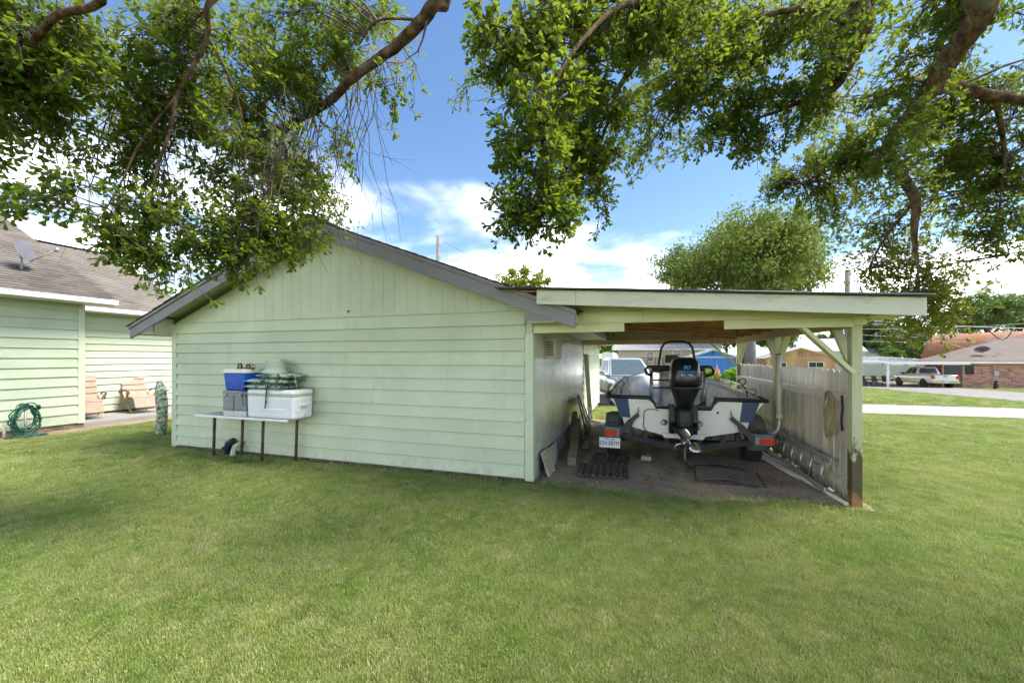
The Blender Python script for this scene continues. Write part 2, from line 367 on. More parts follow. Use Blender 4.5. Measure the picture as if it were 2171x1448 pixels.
# ------------------------------------------------------------------ the setting
def grid_axis(lo, hi, fine_lo, fine_hi, step):
    a = list(np.arange(fine_lo, fine_hi + 1e-6, step)); d = step; q = fine_hi
    while q < hi: d *= 1.35; q += d; a.append(q)
    d = step; q = fine_lo
    while q > lo: d *= 1.35; q -= d; a.insert(0, q)
    return a
gxs = grid_axis(-420, 420, -14, 30, .8); gys = grid_axis(-60, 700, -8, 46, .8)
g = MB(); g.add([(x, y, gz(x, y)) for y in gys for x in gxs], [(j * len(gxs) + i, j * len(gxs) + i + 1, (j + 1) * len(gxs) + i + 1, (j + 1) * len(gxs) + i) for j in range(len(gys) - 1) for i in range(len(gxs) - 1)], True)
structure('ground', g, M_GROUND)
def sheet(name, quadfn, nu, nv, m, lift):
    """A sheet that follows the ground, given as a function of (u, v) in 0..1."""
    s = MB(); pts = []
    for j in range(nv + 1):
        for i in range(nu + 1):
            x, y = quadfn(i / nu, j / nv); pts.append((x, y, gz(x, y) + lift))
    s.add(pts, [(j * (nu + 1) + i, j * (nu + 1) + i + 1, (j + 1) * (nu + 1) + i + 1, (j + 1) * (nu + 1) + i) for j in range(nv) for i in range(nu)], True)
    return structure(name, s, m)
sheet('lane', lambda u, v: (-60 + 170 * u, 11.75 + 3.15 * v + .08 * math.sin(u * 60)), 150, 5, M_CONC, .03)
sheet('neighbour_driveway', lambda u, v: (18.5 + 2.9 * v + u * (6.0 + 3.2 * v), 14.6 + 40 * v), 8, 48, M_ASPH, .028)
sheet('parking_strip', lambda u, v: (-1.9 + 5.0 * u, 14.6 + 7.2 * v), 8, 12, M_CONC, .026)
rnd = random.Random(4)
def dirt_edge(u): return -.03 + .05 * math.sin(u * 9) + .03 * math.sin(u * 31)
df = MB(); NX, NY = 60, 84; pts = []
for j in range(NY + 1):
    for i in range(NX + 1):
        u, v = i / NX, j / NY; x = -.02 + 3.62 * u; y = dirt_edge(u) * (1 - v) - .02 + 5.6 * v
        bumpz = .018 * (math.sin(x * 5.1 + y * 2.3) * math.sin(y * 4.7 - x) + .6 * rnd.uniform(-1, 1)) * (1 if 0 < j < NY else 0)
        pts.append((x, y, gz(x, y) + .026 + bumpz))
df.add(pts, [(j * (NX + 1) + i, j * (NX + 1) + i + 1, (j + 1) * (NX + 1) + i + 1, (j + 1) * (NX + 1) + i) for j in range(NY) for i in range(NX)], True)
structure('dirt_floor', df, M_DIRT)
lt = MB()
for k in range(2400):                              # dead leaves and chips on the dirt
    x = rnd.uniform(.05, 3.5); y = rnd.uniform(.0, 5.2) if rnd.random() < .6 else rnd.uniform(0, 1.6); z = gz(x, y) + .045 + rnd.uniform(0, .012); a = rnd.uniform(0, 6.28); L = rnd.uniform(.005, .022); w = L * rnd.uniform(.25, .6)
    c, s_ = math.cos(a), math.sin(a); t1, t2 = rnd.uniform(-.012, .012), rnd.uniform(-.012, .012)
    lt.add([(x - c * L, y - s_ * L, z + t1), (x + s_ * w, y - c * w, z), (x + c * L, y + s_ * L, z - t1), (x - s_ * w, y + c * w, z + t2)], [(0, 1, 2, 3)])
tag(lt.build('leaf_litter', mat('dry_leaf', (.26, .19, .12), .8, var=.5, scale=30, bump=0), fix=False), 'scattered dry leaves and bark chips on the dirt under the carport', 'leaf litter', None, 'stuff')

# ------------------------------------------------------------------ garage
GL = 9.3; XL = -6.74
gar = thing('garage', 'pale green lap-sided garage with vertical-boarded gable and grey rake boards', 'garage', (XL / 2, GL / 2, 0))
MB().box(XL + .02, -.02, .02, GL, -.15, .085).build('foundation', M_FOUND, gar)
MB().box(XL + .02, -.012, .012, GL, .08, 2.2).build('wall', M_TRIMG, gar)
EZ, RZ, XE, XW = 2.205, 3.71, .60, -7.31; XR = (XE + XW) / 2; SL = (RZ - EZ) / (XE - XR)
def zroof(x): return RZ - SL * abs(x - XR)            # top of the rake
MB().prism([(XL + .02, .012, 2.2), (-.012, .012, 2.2), (-.012, .012, zroof(0) - .2), (XR, .012, RZ - .2), (XL + .02, .012, zroof(XL) - .2)], (0, GL - .03, 0)).build('gable_core', M_TRIMG, gar)
LZ = [2.258, 2.08, 1.904, 1.739, 1.55, 1.357, 1.185, .973, .811, .633, .442, .255, .083]
rnd = random.Random(11)
def lap(m, parent, x0, x1, zt, zb, name='siding_board', face='y', pos=0.0, depth=.03):
    """One lapped board: thin at the top, proud at the bottom. face 'y' looks to -y, 'x' looks to +x."""
    pr = [(.012, zt + .012), (-.003, zt + .012), (-depth, zb), (-depth + .004, zb - .005), (.012, zb - .005)]
    if face == 'y': MB().prism([(x0, pos + a, b) for a, b in pr], (x1 - x0, 0, 0)).build(name, m, parent)
    else: MB().prism([(pos - a, x0, b) for a, b in pr], (0, x1 - x0, 0)).build(name, m, parent)
for i in range(12):
    cuts = sorted(rnd.sample([-5.6, -4.7, -3.66, -2.9, -2.44, -1.5], 1 + i % 2)); xs = [XL + .075] + cuts + [-.105]
    for a, b in zip(xs, xs[1:]): lap(M_SID, gar, a + .0012, b - .0012, LZ[i], LZ[i + 1] + rnd.uniform(-.004, .004), depth=rnd.uniform(.038, .046))
x = XL + .06
while x < -.06:                                        # vertical gable boards
    x1 = min(x + .192, -.03); zt = lambda q: zroof(q) - .17
    pl = [(x, 0, 2.264), (x1 - .0032, 0, 2.264), (x1 - .0032, 0, zt(x1 - .0032))] + ([(XR, 0, zt(XR))] if x < XR < x1 - .0032 else []) + [(x, 0, zt(x))]
    MB().prism([(a, -.0145, c) for a, b, c in pl], (0, .02, 0)).build('gable_board', M_GAB, gar); x += .192
for x0 in (XL - .012, -.1): MB().box(x0, x0 + .112, -.036, .06, .05, 2.25 if x0 < -1 else 1.965).build('corner_board', M_TRIMG, gar, .003)
MB().prism([(-6.5, -.0085, 2.272), (-.21, -.0085, 2.272), (XR, -.0085, RZ - .23)], (0, .018, 0)).build('gable_backing', M_GAB, gar)
MB().box(XL + .07, -.09, -.030, -.012, 2.262, 2.272).build('gable_drip_trim', M_TRIMG, gar)
YF = -.35
def slope_slab(x0, x1, y0, y1, t0, t1):
    """A slab lying in the roof slope between x0 and x1, from t0 to t1 below the top of the rake."""
    return [(x0, y0, zroof(x0) - t0), (x1, y0, zroof(x1) - t0), (x1, y0, zroof(x1) - t1), (x0, y0, zroof(x0) - t1)], (0, y1 - y0, 0)
for s in (1, -1):
    xe = XE if s > 0 else XW
    MB().prism(*slope_slab(XR, xe, YF + .03, GL + .3, .0, .035)).build('roof_deck', M_TRIMG, gar)
    MB().prism(*slope_slab(XR, xe, YF, YF + .035, .045, .215)).build('rake_board', M_RAKE, gar, .004)
    MB().prism(*slope_slab(XR, xe + .012 * s, YF - .024, YF + .012, -.004, .05)).build('shingle_mould', M_RAKE, gar, .006)
    MB().prism(*slope_slab(XR, xe - .62 * s, YF + .036, .0, .045, .06)).build('rake_soffit', M_TRIMG, gar)
    xa = .0 if s > 0 else XL
    xin = xa - .012 * s
    zb = 2.09
    MB().prism([(xe - .03 * s, YF + .012, zb), (xin, YF + .012, zb), (xin, YF + .012, zroof(xin) - .216), (xe - .03 * s, YF + .012, max(zb + .012, zroof(xe - .03 * s) - .216))], (0, .02, 0)).build('cornice_return', M_RAKE, gar)
    MB().prism([(xin, YF + .033, zb), (xin + .02 * s, YF + .033, zb), (xin + .02 * s, YF + .033, zroof(xin) - .09), (xin, YF + .033, zroof(xin) - .09)], (0, -YF - .04, 0)).build('cornice_side', M_TRIMG, gar)
    MB().box(min(xe - .02 * s, xe), max(xe - .02 * s, xe), YF + .036, GL + .3, 2.055, 2.20).build('eave_fascia', M_TRIMG if s > 0 else M_WHITE, gar)
    MB().box(min(xa + .012 * s, xe - .022 * s), max(xa + .012 * s, xe - .022 * s), YF + .036, GL + .3, 2.075, 2.09).build('eave_soffit', M_TRIMG, gar)
    n = 28
    for k in range(n):                                 # shingle courses, ragged over the rake
        a = XR + (xe + .03 * s - XR) * k / n; b = XR + (xe + .03 * s - XR) * (k + 1.15) / n; h0 = .0035; lift = .011
        j = rnd.uniform(-.012, .012)
        MB().prism([(a, YF - .04 + j, zroof(a) + h0), (b, YF - .04 + j, zroof(b) + h0 + lift), (b, YF - .04 + j, zroof(b) + h0 + lift + .009), (a, YF - .04 + j, zroof(a) + h0 + .012)], (0, GL + .7, 0)).build('shingle_course', M_DECK, gar)
MB().beam((XR, YF - .04, RZ + .03), (XR, GL + .3, RZ + .03), .2, .016).build('ridge_cap', M_DECK, gar)
# the carport side: glossy plywood sheets, then lapped boards
for k in range(4):
    y0 = .06 + k * 1.222; MB().box(-.012, .004, y0, y0 + 1.216, .3, 2.075).build('plywood_sheet', M_PLY, gar)
MB().box(-.012, .012, .12, 4.9, .04, .296).build('grey_skirt_board', mat('grey_skirt', (.36, .37, .33), .7, var=.2, scale=4, dirt=((.15, .13, .1), 4, .5, .7)), gar)
z = .09
while z < 2.0:
    lap(M_SID, gar, 4.96, GL - .11, min(2.07, z + .178), z, face='x', pos=0); z += .178
MB().box(-.05, .03, GL - .1, GL + .01, .05, 2.07).build('corner_board', M_TRIMG, gar)
hk = at(742, 660, 5.95); hk.y = -.02
MB().tube([(hk.x, -.01, hk.z), (hk.x, -.06, hk.z), (hk.x + .02, -.07, hk.z - .03)], .008, 6).build('wall_hook', M_RUSTP, gar)
for yy in (.62,):                                       # window air conditioner in the plywood wall
    ac = thing('air_conditioner', 'beige window air conditioner sticking out of the plywood side wall', 'air conditioner', (.08, yy + .25, 1.62))
    MB().box(.006, .17, yy, yy + .5, 1.63, 1.925).build('housing', mat('beige_ac_metal', (.50, .49, .38), .55, var=.12, dirt=((.25, .24, .16), 6, .52, .6)), ac, .012)
    for k in range(9): MB().box(.03, .14, yy - .006, yy + .004, 1.675 + k * .025, 1.687 + k * .025).build('louver', M_BLACK, ac)
    MB().box(.006, .03, yy + .54, yy + .78, 1.66, 1.9).build('side_curtain', mat('yellowed_plastic', (.55, .54, .40), .5), ac, .004)
    for k in range(4): MB().box(.031, .036, yy + .56 + k * .055, yy + .575 + k * .055, 1.68, 1.88).build('curtain_pleat', M_PVC, ac)

# ------------------------------------------------------------------ carport
def zr(x): return 2.466 - .0706 * x                     # top of the rafters
cp = thing('carport', 'olive painted timber carport with sloping flat roof over the boat', 'carport', (1.8, 2.4, 0))
for y in (.0, 2.36, 4.85):
    MB().box(3.41, 3.50, y, y + .1, gz(3.45, y) - .1, 2.14 if y > 0 else 2.12).build('post', M_POST if y == 0 else M_CARP, cp, .004)
MB().box(3.405, 3.515, -.045, -.003, 1.985, 2.135).build('post_cap_board', M_CARP, cp, .003)
MB().box(3.44, 3.63, -.02, .07, 2.142, 2.20).build('plate_end', M_CARP, cp, .003)
MB().prism([(.03, -.036, 2.066), (3.40, -.036, 2.066), (3.40, -.036, zr(3.4) - .05), (.03, -.036, zr(.03) - .05)], (0, .03, 0)).build('front_beam', M_CARP, cp, .003)
MB().box(.015, 1.143, -.036, -.006, 1.963, 2.064).build('beam_board', M_CARP, cp, .003)
MB().box(2.217, 3.404, -.04, -.01, 1.966, 2.064).build('beam_board', M_CARP, cp, .003)
MB().box(.65, 1.35, -.05, -.038, 2.085, 2.20).build('patch_board', M_CARP, cp, .002)
MB().beam((3.425, .03, 1.49), (2.95, .03, 2.0), .04, .105, (0, -1, 0)).build('brace', M_CARP, cp, .003)
for y, e in ((.1, .46), (2.36, 1.96), (2.46, 2.86), (4.85, 4.42)):
    MB().beam((3.455, y, 1.56), (3.455, e, 1.985), .045, .085, (1, 0, 0)).build('brace', M_CARP, cp, .003)
MB().beam((3.42, 4.9, 1.48), (2.86, 4.9, 1.98), .045, .09, (0, 1, 0)).build('brace', M_CARP, cp, .003)
for x0 in (3.37, 3.502): MB().box(x0, x0 + .036, .08, 5.0, 1.972, 2.15).build('side_beam', M_TAN if x0 < 3.4 else M_CARP, cp)
MB().box(.012, 3.4, 4.86, 4.9, 1.965, 2.066).build('far_beam', M_TAN, cp)
MB().prism([(.012, 4.945, 1.965), (3.5, 4.945, 1.965), (3.5, 4.945, zr(3.5) - .02), (.012, 4.945, zr(.012) - .02)], (0, .03, 0)).build('far_header', M_CARP, cp)
for xx in (2.9, 3.2): pass
for k in range(8):
    xx = .45 + k * .41; MB().box(xx, xx + .038, 4.855, 4.94, 2.068 if k % 2 else 1.968 + .1, zr(xx) - .03).build('cripple_stud', M_TAN, cp)
for k in range(9):
    yy = .12 + k * .57; MB().prism([(.05, yy, zr(.05) - .165), (3.62, yy, zr(3.62) - .165), (3.62, yy, zr(3.62) - .03), (.05, yy, zr(.05) - .03)], (0, .04, 0)).build('rafter', M_RAFT, cp)
for k in range(37):
    yy = -.40 + k * .152; MB().prism([(-.05, yy, zr(-.05) - .028), (3.74, yy, zr(3.74) - .028), (3.74, yy, zr(3.74) - .008), (-.05, yy, zr(-.05) - .008)], (0, .144, 0)).build('deck_board', M_RAFT, cp)
YC = -.45
for a, b in ((.16, .62), (.623, 3.77)):
    MB().prism([(a, YC, zr(a) - .175), (b, YC, zr(b) - .175), (b, YC, zr(b) - .006), (a, YC, zr(a) - .006)], (0, .026, 0)).build('fascia', M_CFAS, cp, .003)
MB().prism([(3.752, YC + .028, zr(3.76) - .15), (3.772, YC + .028, zr(3.76) - .15), (3.772, YC + .028, zr(3.76) - .006), (3.752, YC + .028, zr(3.76) - .006)], (0, 5.7, 0)).build('fascia', M_CFAS, cp, .002)
MB().prism([(3.50, YC + .03, 2.06), (3.75, YC + .03, 2.06), (3.75, YC + .03, 2.075), (3.50, YC + .03, 2.075)], (0, 5.6, 0)).build('eave_soffit', mat('cream_soffit', (.60, .56, .36), .6), cp)
MB().prism([(-.35, -.5, zr(-.35) + .0), (3.80, -.5, zr(3.8)), (3.80, -.5, zr(3.8) + .012), (-.35, -.5, zr(-.35) + .012)], (0, 5.85, 0)).build('metal_roof', M_ROOFMETAL, cp)
MB().tube([(-.1, -.5, zr(-.1) + .006), (3.80, -.5, zr(3.8) + .006)], .013, 8).build('roof_edge_roll', M_ROOFMETAL, cp)
for xx, yy, zt in ((1.0, .35, 2.2), (2.42, .30, 2.17)):
    ch = thing('hanging_chain', 'short rusty chain hanging %s end of the front beam' % ('from the garage' if xx < 2 else 'from the post'), 'chain', (xx, yy, zt - .3))
    zc = zt
    for k in range(6):
        m = MB(); pt = [(xx + (.012 * math.cos(t) if k % 2 else 0), yy + (0 if k % 2 else .012 * math.cos(t)), zc - .03 + .026 * math.sin(t)) for t in np.linspace(0, 2 * math.pi, 9)]
        m.tube(pt, .004, 5, False).build('chain_link', M_RUSTP, ch); zc -= .043

# ------------------------------------------------------------------ fence under the carport
fe = thing('picket_fence', 'weathered grey picket fence closing the outer side of the carport', 'fence', (3.47, 2.4, 0))
rnd = random.Random(5)
y = .115
while y < 4.84:
    if abs(y - 2.36) > -1:
        zt = 1.515 + rnd.uniform(-.012, .012); zb = gz(3.47, y) + .03 + rnd.uniform(-.01, .02); w = .131; xx = 3.462 + rnd.uniform(-.004, .004)
        arc = [(xx, y + w / 2 - w / 2 * math.cos(t), zt - .04 + .04 * math.sin(t)) for t in np.linspace(0, math.pi, 9)]
        MB().prism([(xx, y, zb)] + arc + [(xx, y + w, zb)], (.017, 0, 0)).build('picket', M_PICK, fe)
    y += .1365
for z0, yb in ((1.165, (.1, 2.35)), (1.165, (2.47, 4.84)), (.24, (.1, 2.35)), (.24, (2.47, 4.84))):
    MB().box(3.415, 3.455, yb[0], yb[1], z0, z0 + .088).build('rail', M_PICK, fe, .003)

# ------------------------------------------------------------------ things along the fence
def ladder(name, label, y0, y1, xb, xt, zb, zt, pitch):
    l = thing(name, label, 'ladder', (xb, y0, zb))
    for xx, zz_ in ((xb, zb), (xt, zt)): MB().beam((xx, y0, zz_ + gz(3.3, y0)), (xx, y1, zz_ + gz(3.3, y1)), .028, .062, (0, 0, 1)).build('rail', M_GALV, l, .004)
    y = y0 + .16
    while y < y1: MB().tube([(xb, y, zb + gz(3.3, y)), (xt, y, zt + gz(3.3, y))], .017, 8).build('rung', M_STEEL, l); y += pitch
ladder('ladder', 'long aluminium ladder lying on edge against the foot of the picket fence', .32, 3.9, 3.30, 3.355, .09, .42, .305)
for i, (a, b, r, m, lb) in enumerate([((3.37, .02, .035), (3.08, 2.7, .035), .022, M_PVC, 'pale plastic pipe nearest the boat on the dirt floor'), ((3.40, .25, .03), (3.17, 2.9, .03), .017, M_GALV, 'thin galvanised pipe on the dirt beside the ladder foot'), ((3.24, .9, .028), (3.02, 2.6, .028), .013, M_PVC, 'thin pale conduit on the dirt, shortest of the pipes')]):
    mid = (Vector(a) + Vector(b)) / 2; g0 = lambda p: (p[0], p[1], gz(p[0], p[1]) + p[2] + .02)
    tag(MB().tube([g0(a), g0(mid), g0(b)], r, 10).build('pipe', m), lb, 'pipe', 'pipes along the carport fence')
rp = MB(); rnd = random.Random(8)
def squiggle(cx, cy, cz, ry, rz_, n, seed):
    q = random.Random(seed); out = []
    for k in range(n):
        t = k / (n - 1) * 2 * math.pi * 3.3
        out.append((cx - .012 * abs(math.sin(t * .7)), cy + ry * math.cos(t) * (1 - .25 * k / n) + q.uniform(-.015, .015), cz + rz_ * math.sin(t * .93 + .5) - .08 * k / n + q.uniform(-.02, .02)))
    return out
rope = thing('rope', 'tan rope tangled over the middle rail of the picket fence', 'rope', (3.40, .45, .7))
MB().tube(squiggle(3.40, .46, 1.03, .13, .24, 46, 3), .009, 6).build('coil', mat('tan_rope', (.34, .26, .14), .9, var=.3, scale=40, bump=.5), rope)
MB().tube([(3.398, .5, .80), (3.398, .46, .6), (3.395, .44, .42), (3.385, .50, .25), (3.36, .47, .14)], .005, 5).build('loose_end', MATS['tan_rope'], rope)
tag(MB().tube([(3.40, .19, 1.24), (3.398, .17, 1.1), (3.40, .20, .95), (3.402, .18, .86)], .012, 6).build('bungee_strap', M_BLACK), 'dark strap hanging from the rail beside the rope', 'strap')

# ------------------------------------------------------------------ floor mats and odds and ends
def floor_mat(x0, y0, w, d, rz, chev, label):
    m = thing('rubber_mat', label, 'mat', (x0, y0, gz(x0, y0) + .05), rz, 'rubber mats on the carport dirt', False)
    mr = mat('dusty_rubber', (.055, .047, .039), .85, var=.4, scale=9, bump=.4, dirt=((.16, .13, .09), 4, .6, .7))
    MB().box(-w / 2, w / 2, -d / 2, d / 2, -.02, .004).build('sheet', mr, m)
    mq = mat('dust_topped_rubber', (.12, .10, .078), .9, var=.35, scale=6, bump=.3, dirt=((.06, .05, .042), 3, .5, .8))
    r = MB(); y = -d / 2 + .02
    while y < d / 2 - .03:
        if chev: r.beam((-w / 2 + .02, y + .0, .010), (0, y + .16 if y < d / 2 - .2 else d / 2 - .02, .010), .036, .016); r.beam((0, y + .16 if y < d / 2 - .2 else d / 2 - .02, .010), (w / 2 - .02, y, .010), .036, .016)
        else: [r.box(q, q + .04, -d / 2 + .02, d / 2 - .02, .002, .017) for q in np.arange(-w / 2 + .02, w / 2 - .05, .09)] if y < -d / 2 + .03 else None
        y += .085
    tag(r.build('ribs', mq, m), None, None, None, 'stuff')
floor_mat(.83, .75, .68, .62, R(3), False, 'ribbed rubber mat under the licence plate side of the trailer')
floor_mat(.88, 1.45, .55, .6, R(-4), False, 'ribbed rubber mat farther in by the lumber pile')
floor_mat(2.42, .85, .78, .7, R(-6), True, 'chevron rubber mat nearest the lawn by the fence side')
floor_mat(2.36, 1.62, .8, .72, R(4), True, 'chevron rubber mat beneath the trailer by the fence')
tag(MB().box(1.35, 1.5, 1.52, 1.62, .04, .11).build('paving_block', mat('pale_block', (.33, .31, .28), .9, var=.2, scale=20, bump=.5), None, .006), 'small pale concrete block on the dirt behind the trailer', 'block')
for i, (y0, y1, xb, h, m, lb) in enumerate([(.22, .62, .16, .36, 'raw_plywood', 'yellowish plywood offcut leaning at the garage corner'), (.30, 1.15, .10, .33, 'thin_panel', 'long grey panel leaning behind the plywood offcut')]):
    mm = mat(m, (.46, .41, .27) if i == 0 else (.38, .38, .33), .75, var=.2, scale=3, bump=.2, dirt=((.28, .30, .18), 2.5, .5, .8))
    tag(MB().prism([(xb, y0, .02), (xb + .018, y0, .02), (.045 + .018 * i + .018, y0, h), (.045 + .018 * i, y0, h)], (0, y1 - y0, 0)).build('panel_offcut', mm), lb, 'board')
tag(MB().beam((.36, .9, .09), (.16, 2.95, .37), .13, .13).build('timber', M_OLDW, None, .008), 'heavy weathered timber propped aslant against the plywood wall', 'timber')
tag(MB().beam((.09, 2.55, .08), (.08, 3.1, .52), .10, .10).build('timber', M_OLDW, None, .008), 'short dark timber standing behind the propped one', 'timber')
tag(MB().beam((.42, 2.0, .07), (.36, 2.9, .08), .1, .06).build('plank', M_OLDW, None, .005), 'short grey plank lying on the dirt beside the timber', 'plank')
def folding_chair(y, lean, label):
    c = thing('folding_chair', label, 'chair', (.3, y, .02), 0, 'folded chairs against the garage wall', False); c.rotation_euler = (0, R(lean), R(8))
    for yy in (-.2, .2): MB().tube([(0, yy, 0), (0, yy, .55), (0, yy * .95, .72), (0, yy * .7, .83), (0, 0, .86)], .013, 8).build('frame', M_BLACK, c)
    for yy in (-.17, .17): MB().tube([(.05, yy, 0), (.04, yy, .6)], .011, 6).build('leg', M_STEEL, c)
    MB().box(-.01, .012, -.19, .19, .56, .78).build('backrest', mat('grey_vinyl', (.20, .20, .20), .5), c, .008)
    MB().box(.03, .06, -.18, .18, .12, .5).build('seat', MATS['grey_vinyl'], c, .012)
folding_chair(3.35, -14, 'black folding chair leaning on the wall nearer the timber')
folding_chair(3.85, -17, 'black folding chair leaning on the wall beyond the first one')
for k, (x, y, L, w, h, rz) in enumerate([(.28, 3.15, .35, .1, .02, 60), (.36, 2.7, .4, .09, .02, 80)]):
    o = tag(MB().box(-L / 2, L / 2, -w / 2, w / 2, 0, h).build('scrap_board', M_OLDW), 'scrap of pale board on the dirt %s' % ('by the chairs' if k == 0 else 'by the short timber'), 'board'); o.location = (x, y, .06); o.rotation_euler = (R(14), R(20), R(rz))
# ------------------------------------------------------------------ boat on its trailer
BX = 1.93
M_HULL = mat('white_gelcoat', (.76, .75, .69), .32, var=.05, scale=2, bump=.03, dirt=((.42, .40, .33), 3, .58, .45), coat=.3)
M_BLUE = mat('navy_gelcoat', (.022, .045, .15), .25, var=.12, scale=3, bump=.02, coat=.4)
M_LINER = mat('mottled_grey_deck', (.76, .76, .73), .6, var=.3, scale=3, bump=.3, dirt=((.52, .52, .5), 5, .5, .5))
M_RUB = mat('black_rub_rail', (.02, .02, .022), .3, var=.3, scale=20, bump=.05)
M_COWL = mat('black_gloss_cowl', (.007, .007, .009), .3, 0, .4, var=.2, scale=4, bump=.02, coat=.25)
M_MBLK = mat('black_motor_paint', (.010, .010, .011), .42, var=.3, scale=8, bump=.05)
M_FRAME = mat('black_trailer_steel', (.03, .03, .032), .6, .2, var=.3, scale=8, bump=.2, dirt=((.10, .085, .06), 6, .55, .6))
M_TGREEN = mat('grey_green_bracket', (.17, .22, .21), .55, .3, var=.2, scale=9, bump=.15, dirt=((.22, .17, .11), 7, .6, .5))
M_PROP = mat('stainless_propeller', (.62, .60, .56), .22, 1, var=.1, scale=6, bump=.02)
bt = thing('boat', 'white centre console fishing boat with navy stripes and a black outboard', 'boat', (BX, 3.6, .44))
SY = [1.30, 2.3, 3.3, 4.2, 5.0, 5.7, 6.3]; SB = [1.06, 1.09, 1.08, 1.0, .80, .46, .05]; SS = [1.05, 1.06, 1.08, 1.12, 1.18, 1.24, 1.30]
SCH = [.82, .84, .82, .72, .52, .25, .02]; SCZ = [.62, .62, .63, .67, .76, .92, 1.15]; SK = [.44, .44, .45, .48, .56, .72, 1.02]; SF = [.70, .70, .70, .72, 1.02, 1.12, 1.2]
def side(i, f, o=0):
    """Point on the hull side of section i, f = 0 at the chine and 1 at the sheer (half breadth, height)."""
    b, c = SB[i], SCH[i]; k = f ** 1.7
    return c + (b - c) * (.25 * f + .75 * k) + o, SCZ[i] + (SS[i] - SCZ[i]) * f
hull = MB(); FS = (1, .75, .5, .25, 0)
rings = []
for i in range(7):
    l = [side(i, f) for f in FS]
    rings.append([(BX - w, SY[i], z) for w, z in l] + [(BX - SCH[i] * .5, SY[i], (SCZ[i] + SK[i]) / 2), (BX, SY[i], SK[i]), (BX + SCH[i] * .5, SY[i], (SCZ[i] + SK[i]) / 2)] + [(BX + w, SY[i], z) for w, z in reversed(l)])
hull.loft(rings, False, False)
hb = hull.build('hull', M_HULL, bt, sub=1)
CUT = [(-.46, 1.04), (-.40, .98), (-.37, .905), (.37, .905), (.41, .98), (.47, 1.04)]
tp = [(-side(0, f)[0], side(0, f)[1]) for f in FS] + [(0, SK[0])] + [side(0, f) for f in reversed(FS)]
MB().prism([(BX + a, 1.292, b) for a, b in tp] + [(BX + a, 1.292, b) for a, b in reversed(CUT)], (0, .05, 0)).build('transom', M_HULL, bt)
for s in (-1, 1):
    MB().prism([(BX + s * a, 1.285, b) for a, b in ((.985, 1.03), (.77, 1.03), (.735, .74), (.885, .74))], (0, .006, 0)).build('navy_panel', M_BLUE, bt)
    st = MB(); st.loft([[(BX + s * side(i, f, .006)[0], SY[i] + .02, side(i, f)[1]) for f in (.95, .7, .45)] for i in range(6)], False, False); st.build('navy_stripe', M_BLUE, bt, sub=1)
    # gunwale cap and inner liner of this side
    gw = MB(); gw.loft([[(BX + s * SB[i], SY[i] + .005, SS[i] + .002), (BX + s * (SB[i] - .03), SY[i] + .005, SS[i] + .022), (BX + s * max(.01, SB[i] - .26), SY[i] + .005, SS[i] + .03), (BX + s * max(.01, SB[i] - .30), SY[i] + .005, SS[i] - .01), (BX + s * max(.008, SB[i] - .34), SY[i] + .005, SF[i] + .02), (BX, SY[i] + .005, SF[i])] for i in range(7)], False, False)
    gw.build('gunwale_deck', M_LINER, bt, sub=1)
    MB().tube([(BX + s * (SB[i] + .012), SY[i], SS[i] - .005) for i in range(7)], .03, 8).build('rub_rail', M_RUB, bt)
    tr_ = [(s * 1.07, 1.05), (s * .47, 1.05)] + [(s * abs(a), b) for a, b in (CUT[:3])] + [(0, .905)]
    MB().tube([(BX + a, 1.285, b) for a, b in tr_], [.03, .03, .026, .02, .02, .018], 8).build('transom_edge_rail', M_RUB, bt)
    # low rail along the gunwale
    pr = [Vector((BX + s * (SB[0] - .09 + .02 * k), 1.42 + .62 * k, 1.19 + .005 * k)) for k in range(5)]; pr[4].x = BX + s * 1.0
    rl = MB(); rl.tube([pr[0] - Vector((0, .04, .11))] + pr + [pr[4] + Vector((0, .06, -.10))], .011, 6); rl.build('side_rail', M_STEEL, bt)
    for p in pr: MB().tube([p, p - Vector((0, 0, .11))], .009, 6).build('rail_stanchion', M_STEEL, bt)
    q = Vector((BX + s * .88, 1.50, 1.08))
    MB().tube([q, q + Vector((0, 0, .07)), q + Vector((s * -.03, .02, .13)), q + Vector((s * -.06, .02, .17))], .010, 6).build('rod_holder', M_BLACK, bt)
    MB().tube([q + Vector((s * -.06 + .045 * math.cos(t), .02, .22 + .045 * math.sin(t))) for t in np.linspace(-1.4 - s * .6, 3.7 - s * .6, 10)], .008, 6).build('rod_hook', M_BLACK, bt)
    MB().tube([(BX + s * .74, 1.42, 1.09), (BX + s * .77, 1.41, 1.15), (BX + s * .86, 1.40, 1.19), (BX + s * .97, 1.40, 1.19)], .010, 6).build('stern_rail', M_STEEL, bt)
    ex = BX + s * .62
    MB().tube([(ex, 1.27, .90), (ex, 1.255, .87), (ex, 1.27, .84)], .008, 6).build('tow_eye', M_STEEL, bt)
    MB().lathe([(.0, -.012), (.042, -.012), (.046, 0), (.046, .008)], (BX + s * .24 - .02, 1.288, .69), 'y', 16).build('through_hull', M_STEEL, bt)
MB().lathe([(.0, -.004), (.014, -.004), (.016, .004)], (BX + .46, 1.289, .86), 'y', 10).build('plug_hole', M_BLACK, bt)
MB().tube([(BX - .5, 1.28, .87), (BX - .54, 1.27, .84), (BX - .55, 1.275, .62), (BX - .5, 1.28, .54)], .006, 5).build('transom_cable', M_BLACK, bt)
MB().tube([(BX - .5, 1.28, .87), (BX - .42, 1.275, .885), (BX - .33, 1.27, .86)], .006, 5).build('transom_cable', M_BLACK, bt)
MB().prism([(BX - .26, 1.20, .475), (BX + .26, 1.20, .475), (BX + .30, 1.20, .545), (BX - .30, 1.20, .545)], (0, .088, 0)).build('transom_pad', M_HULL, bt, .01)
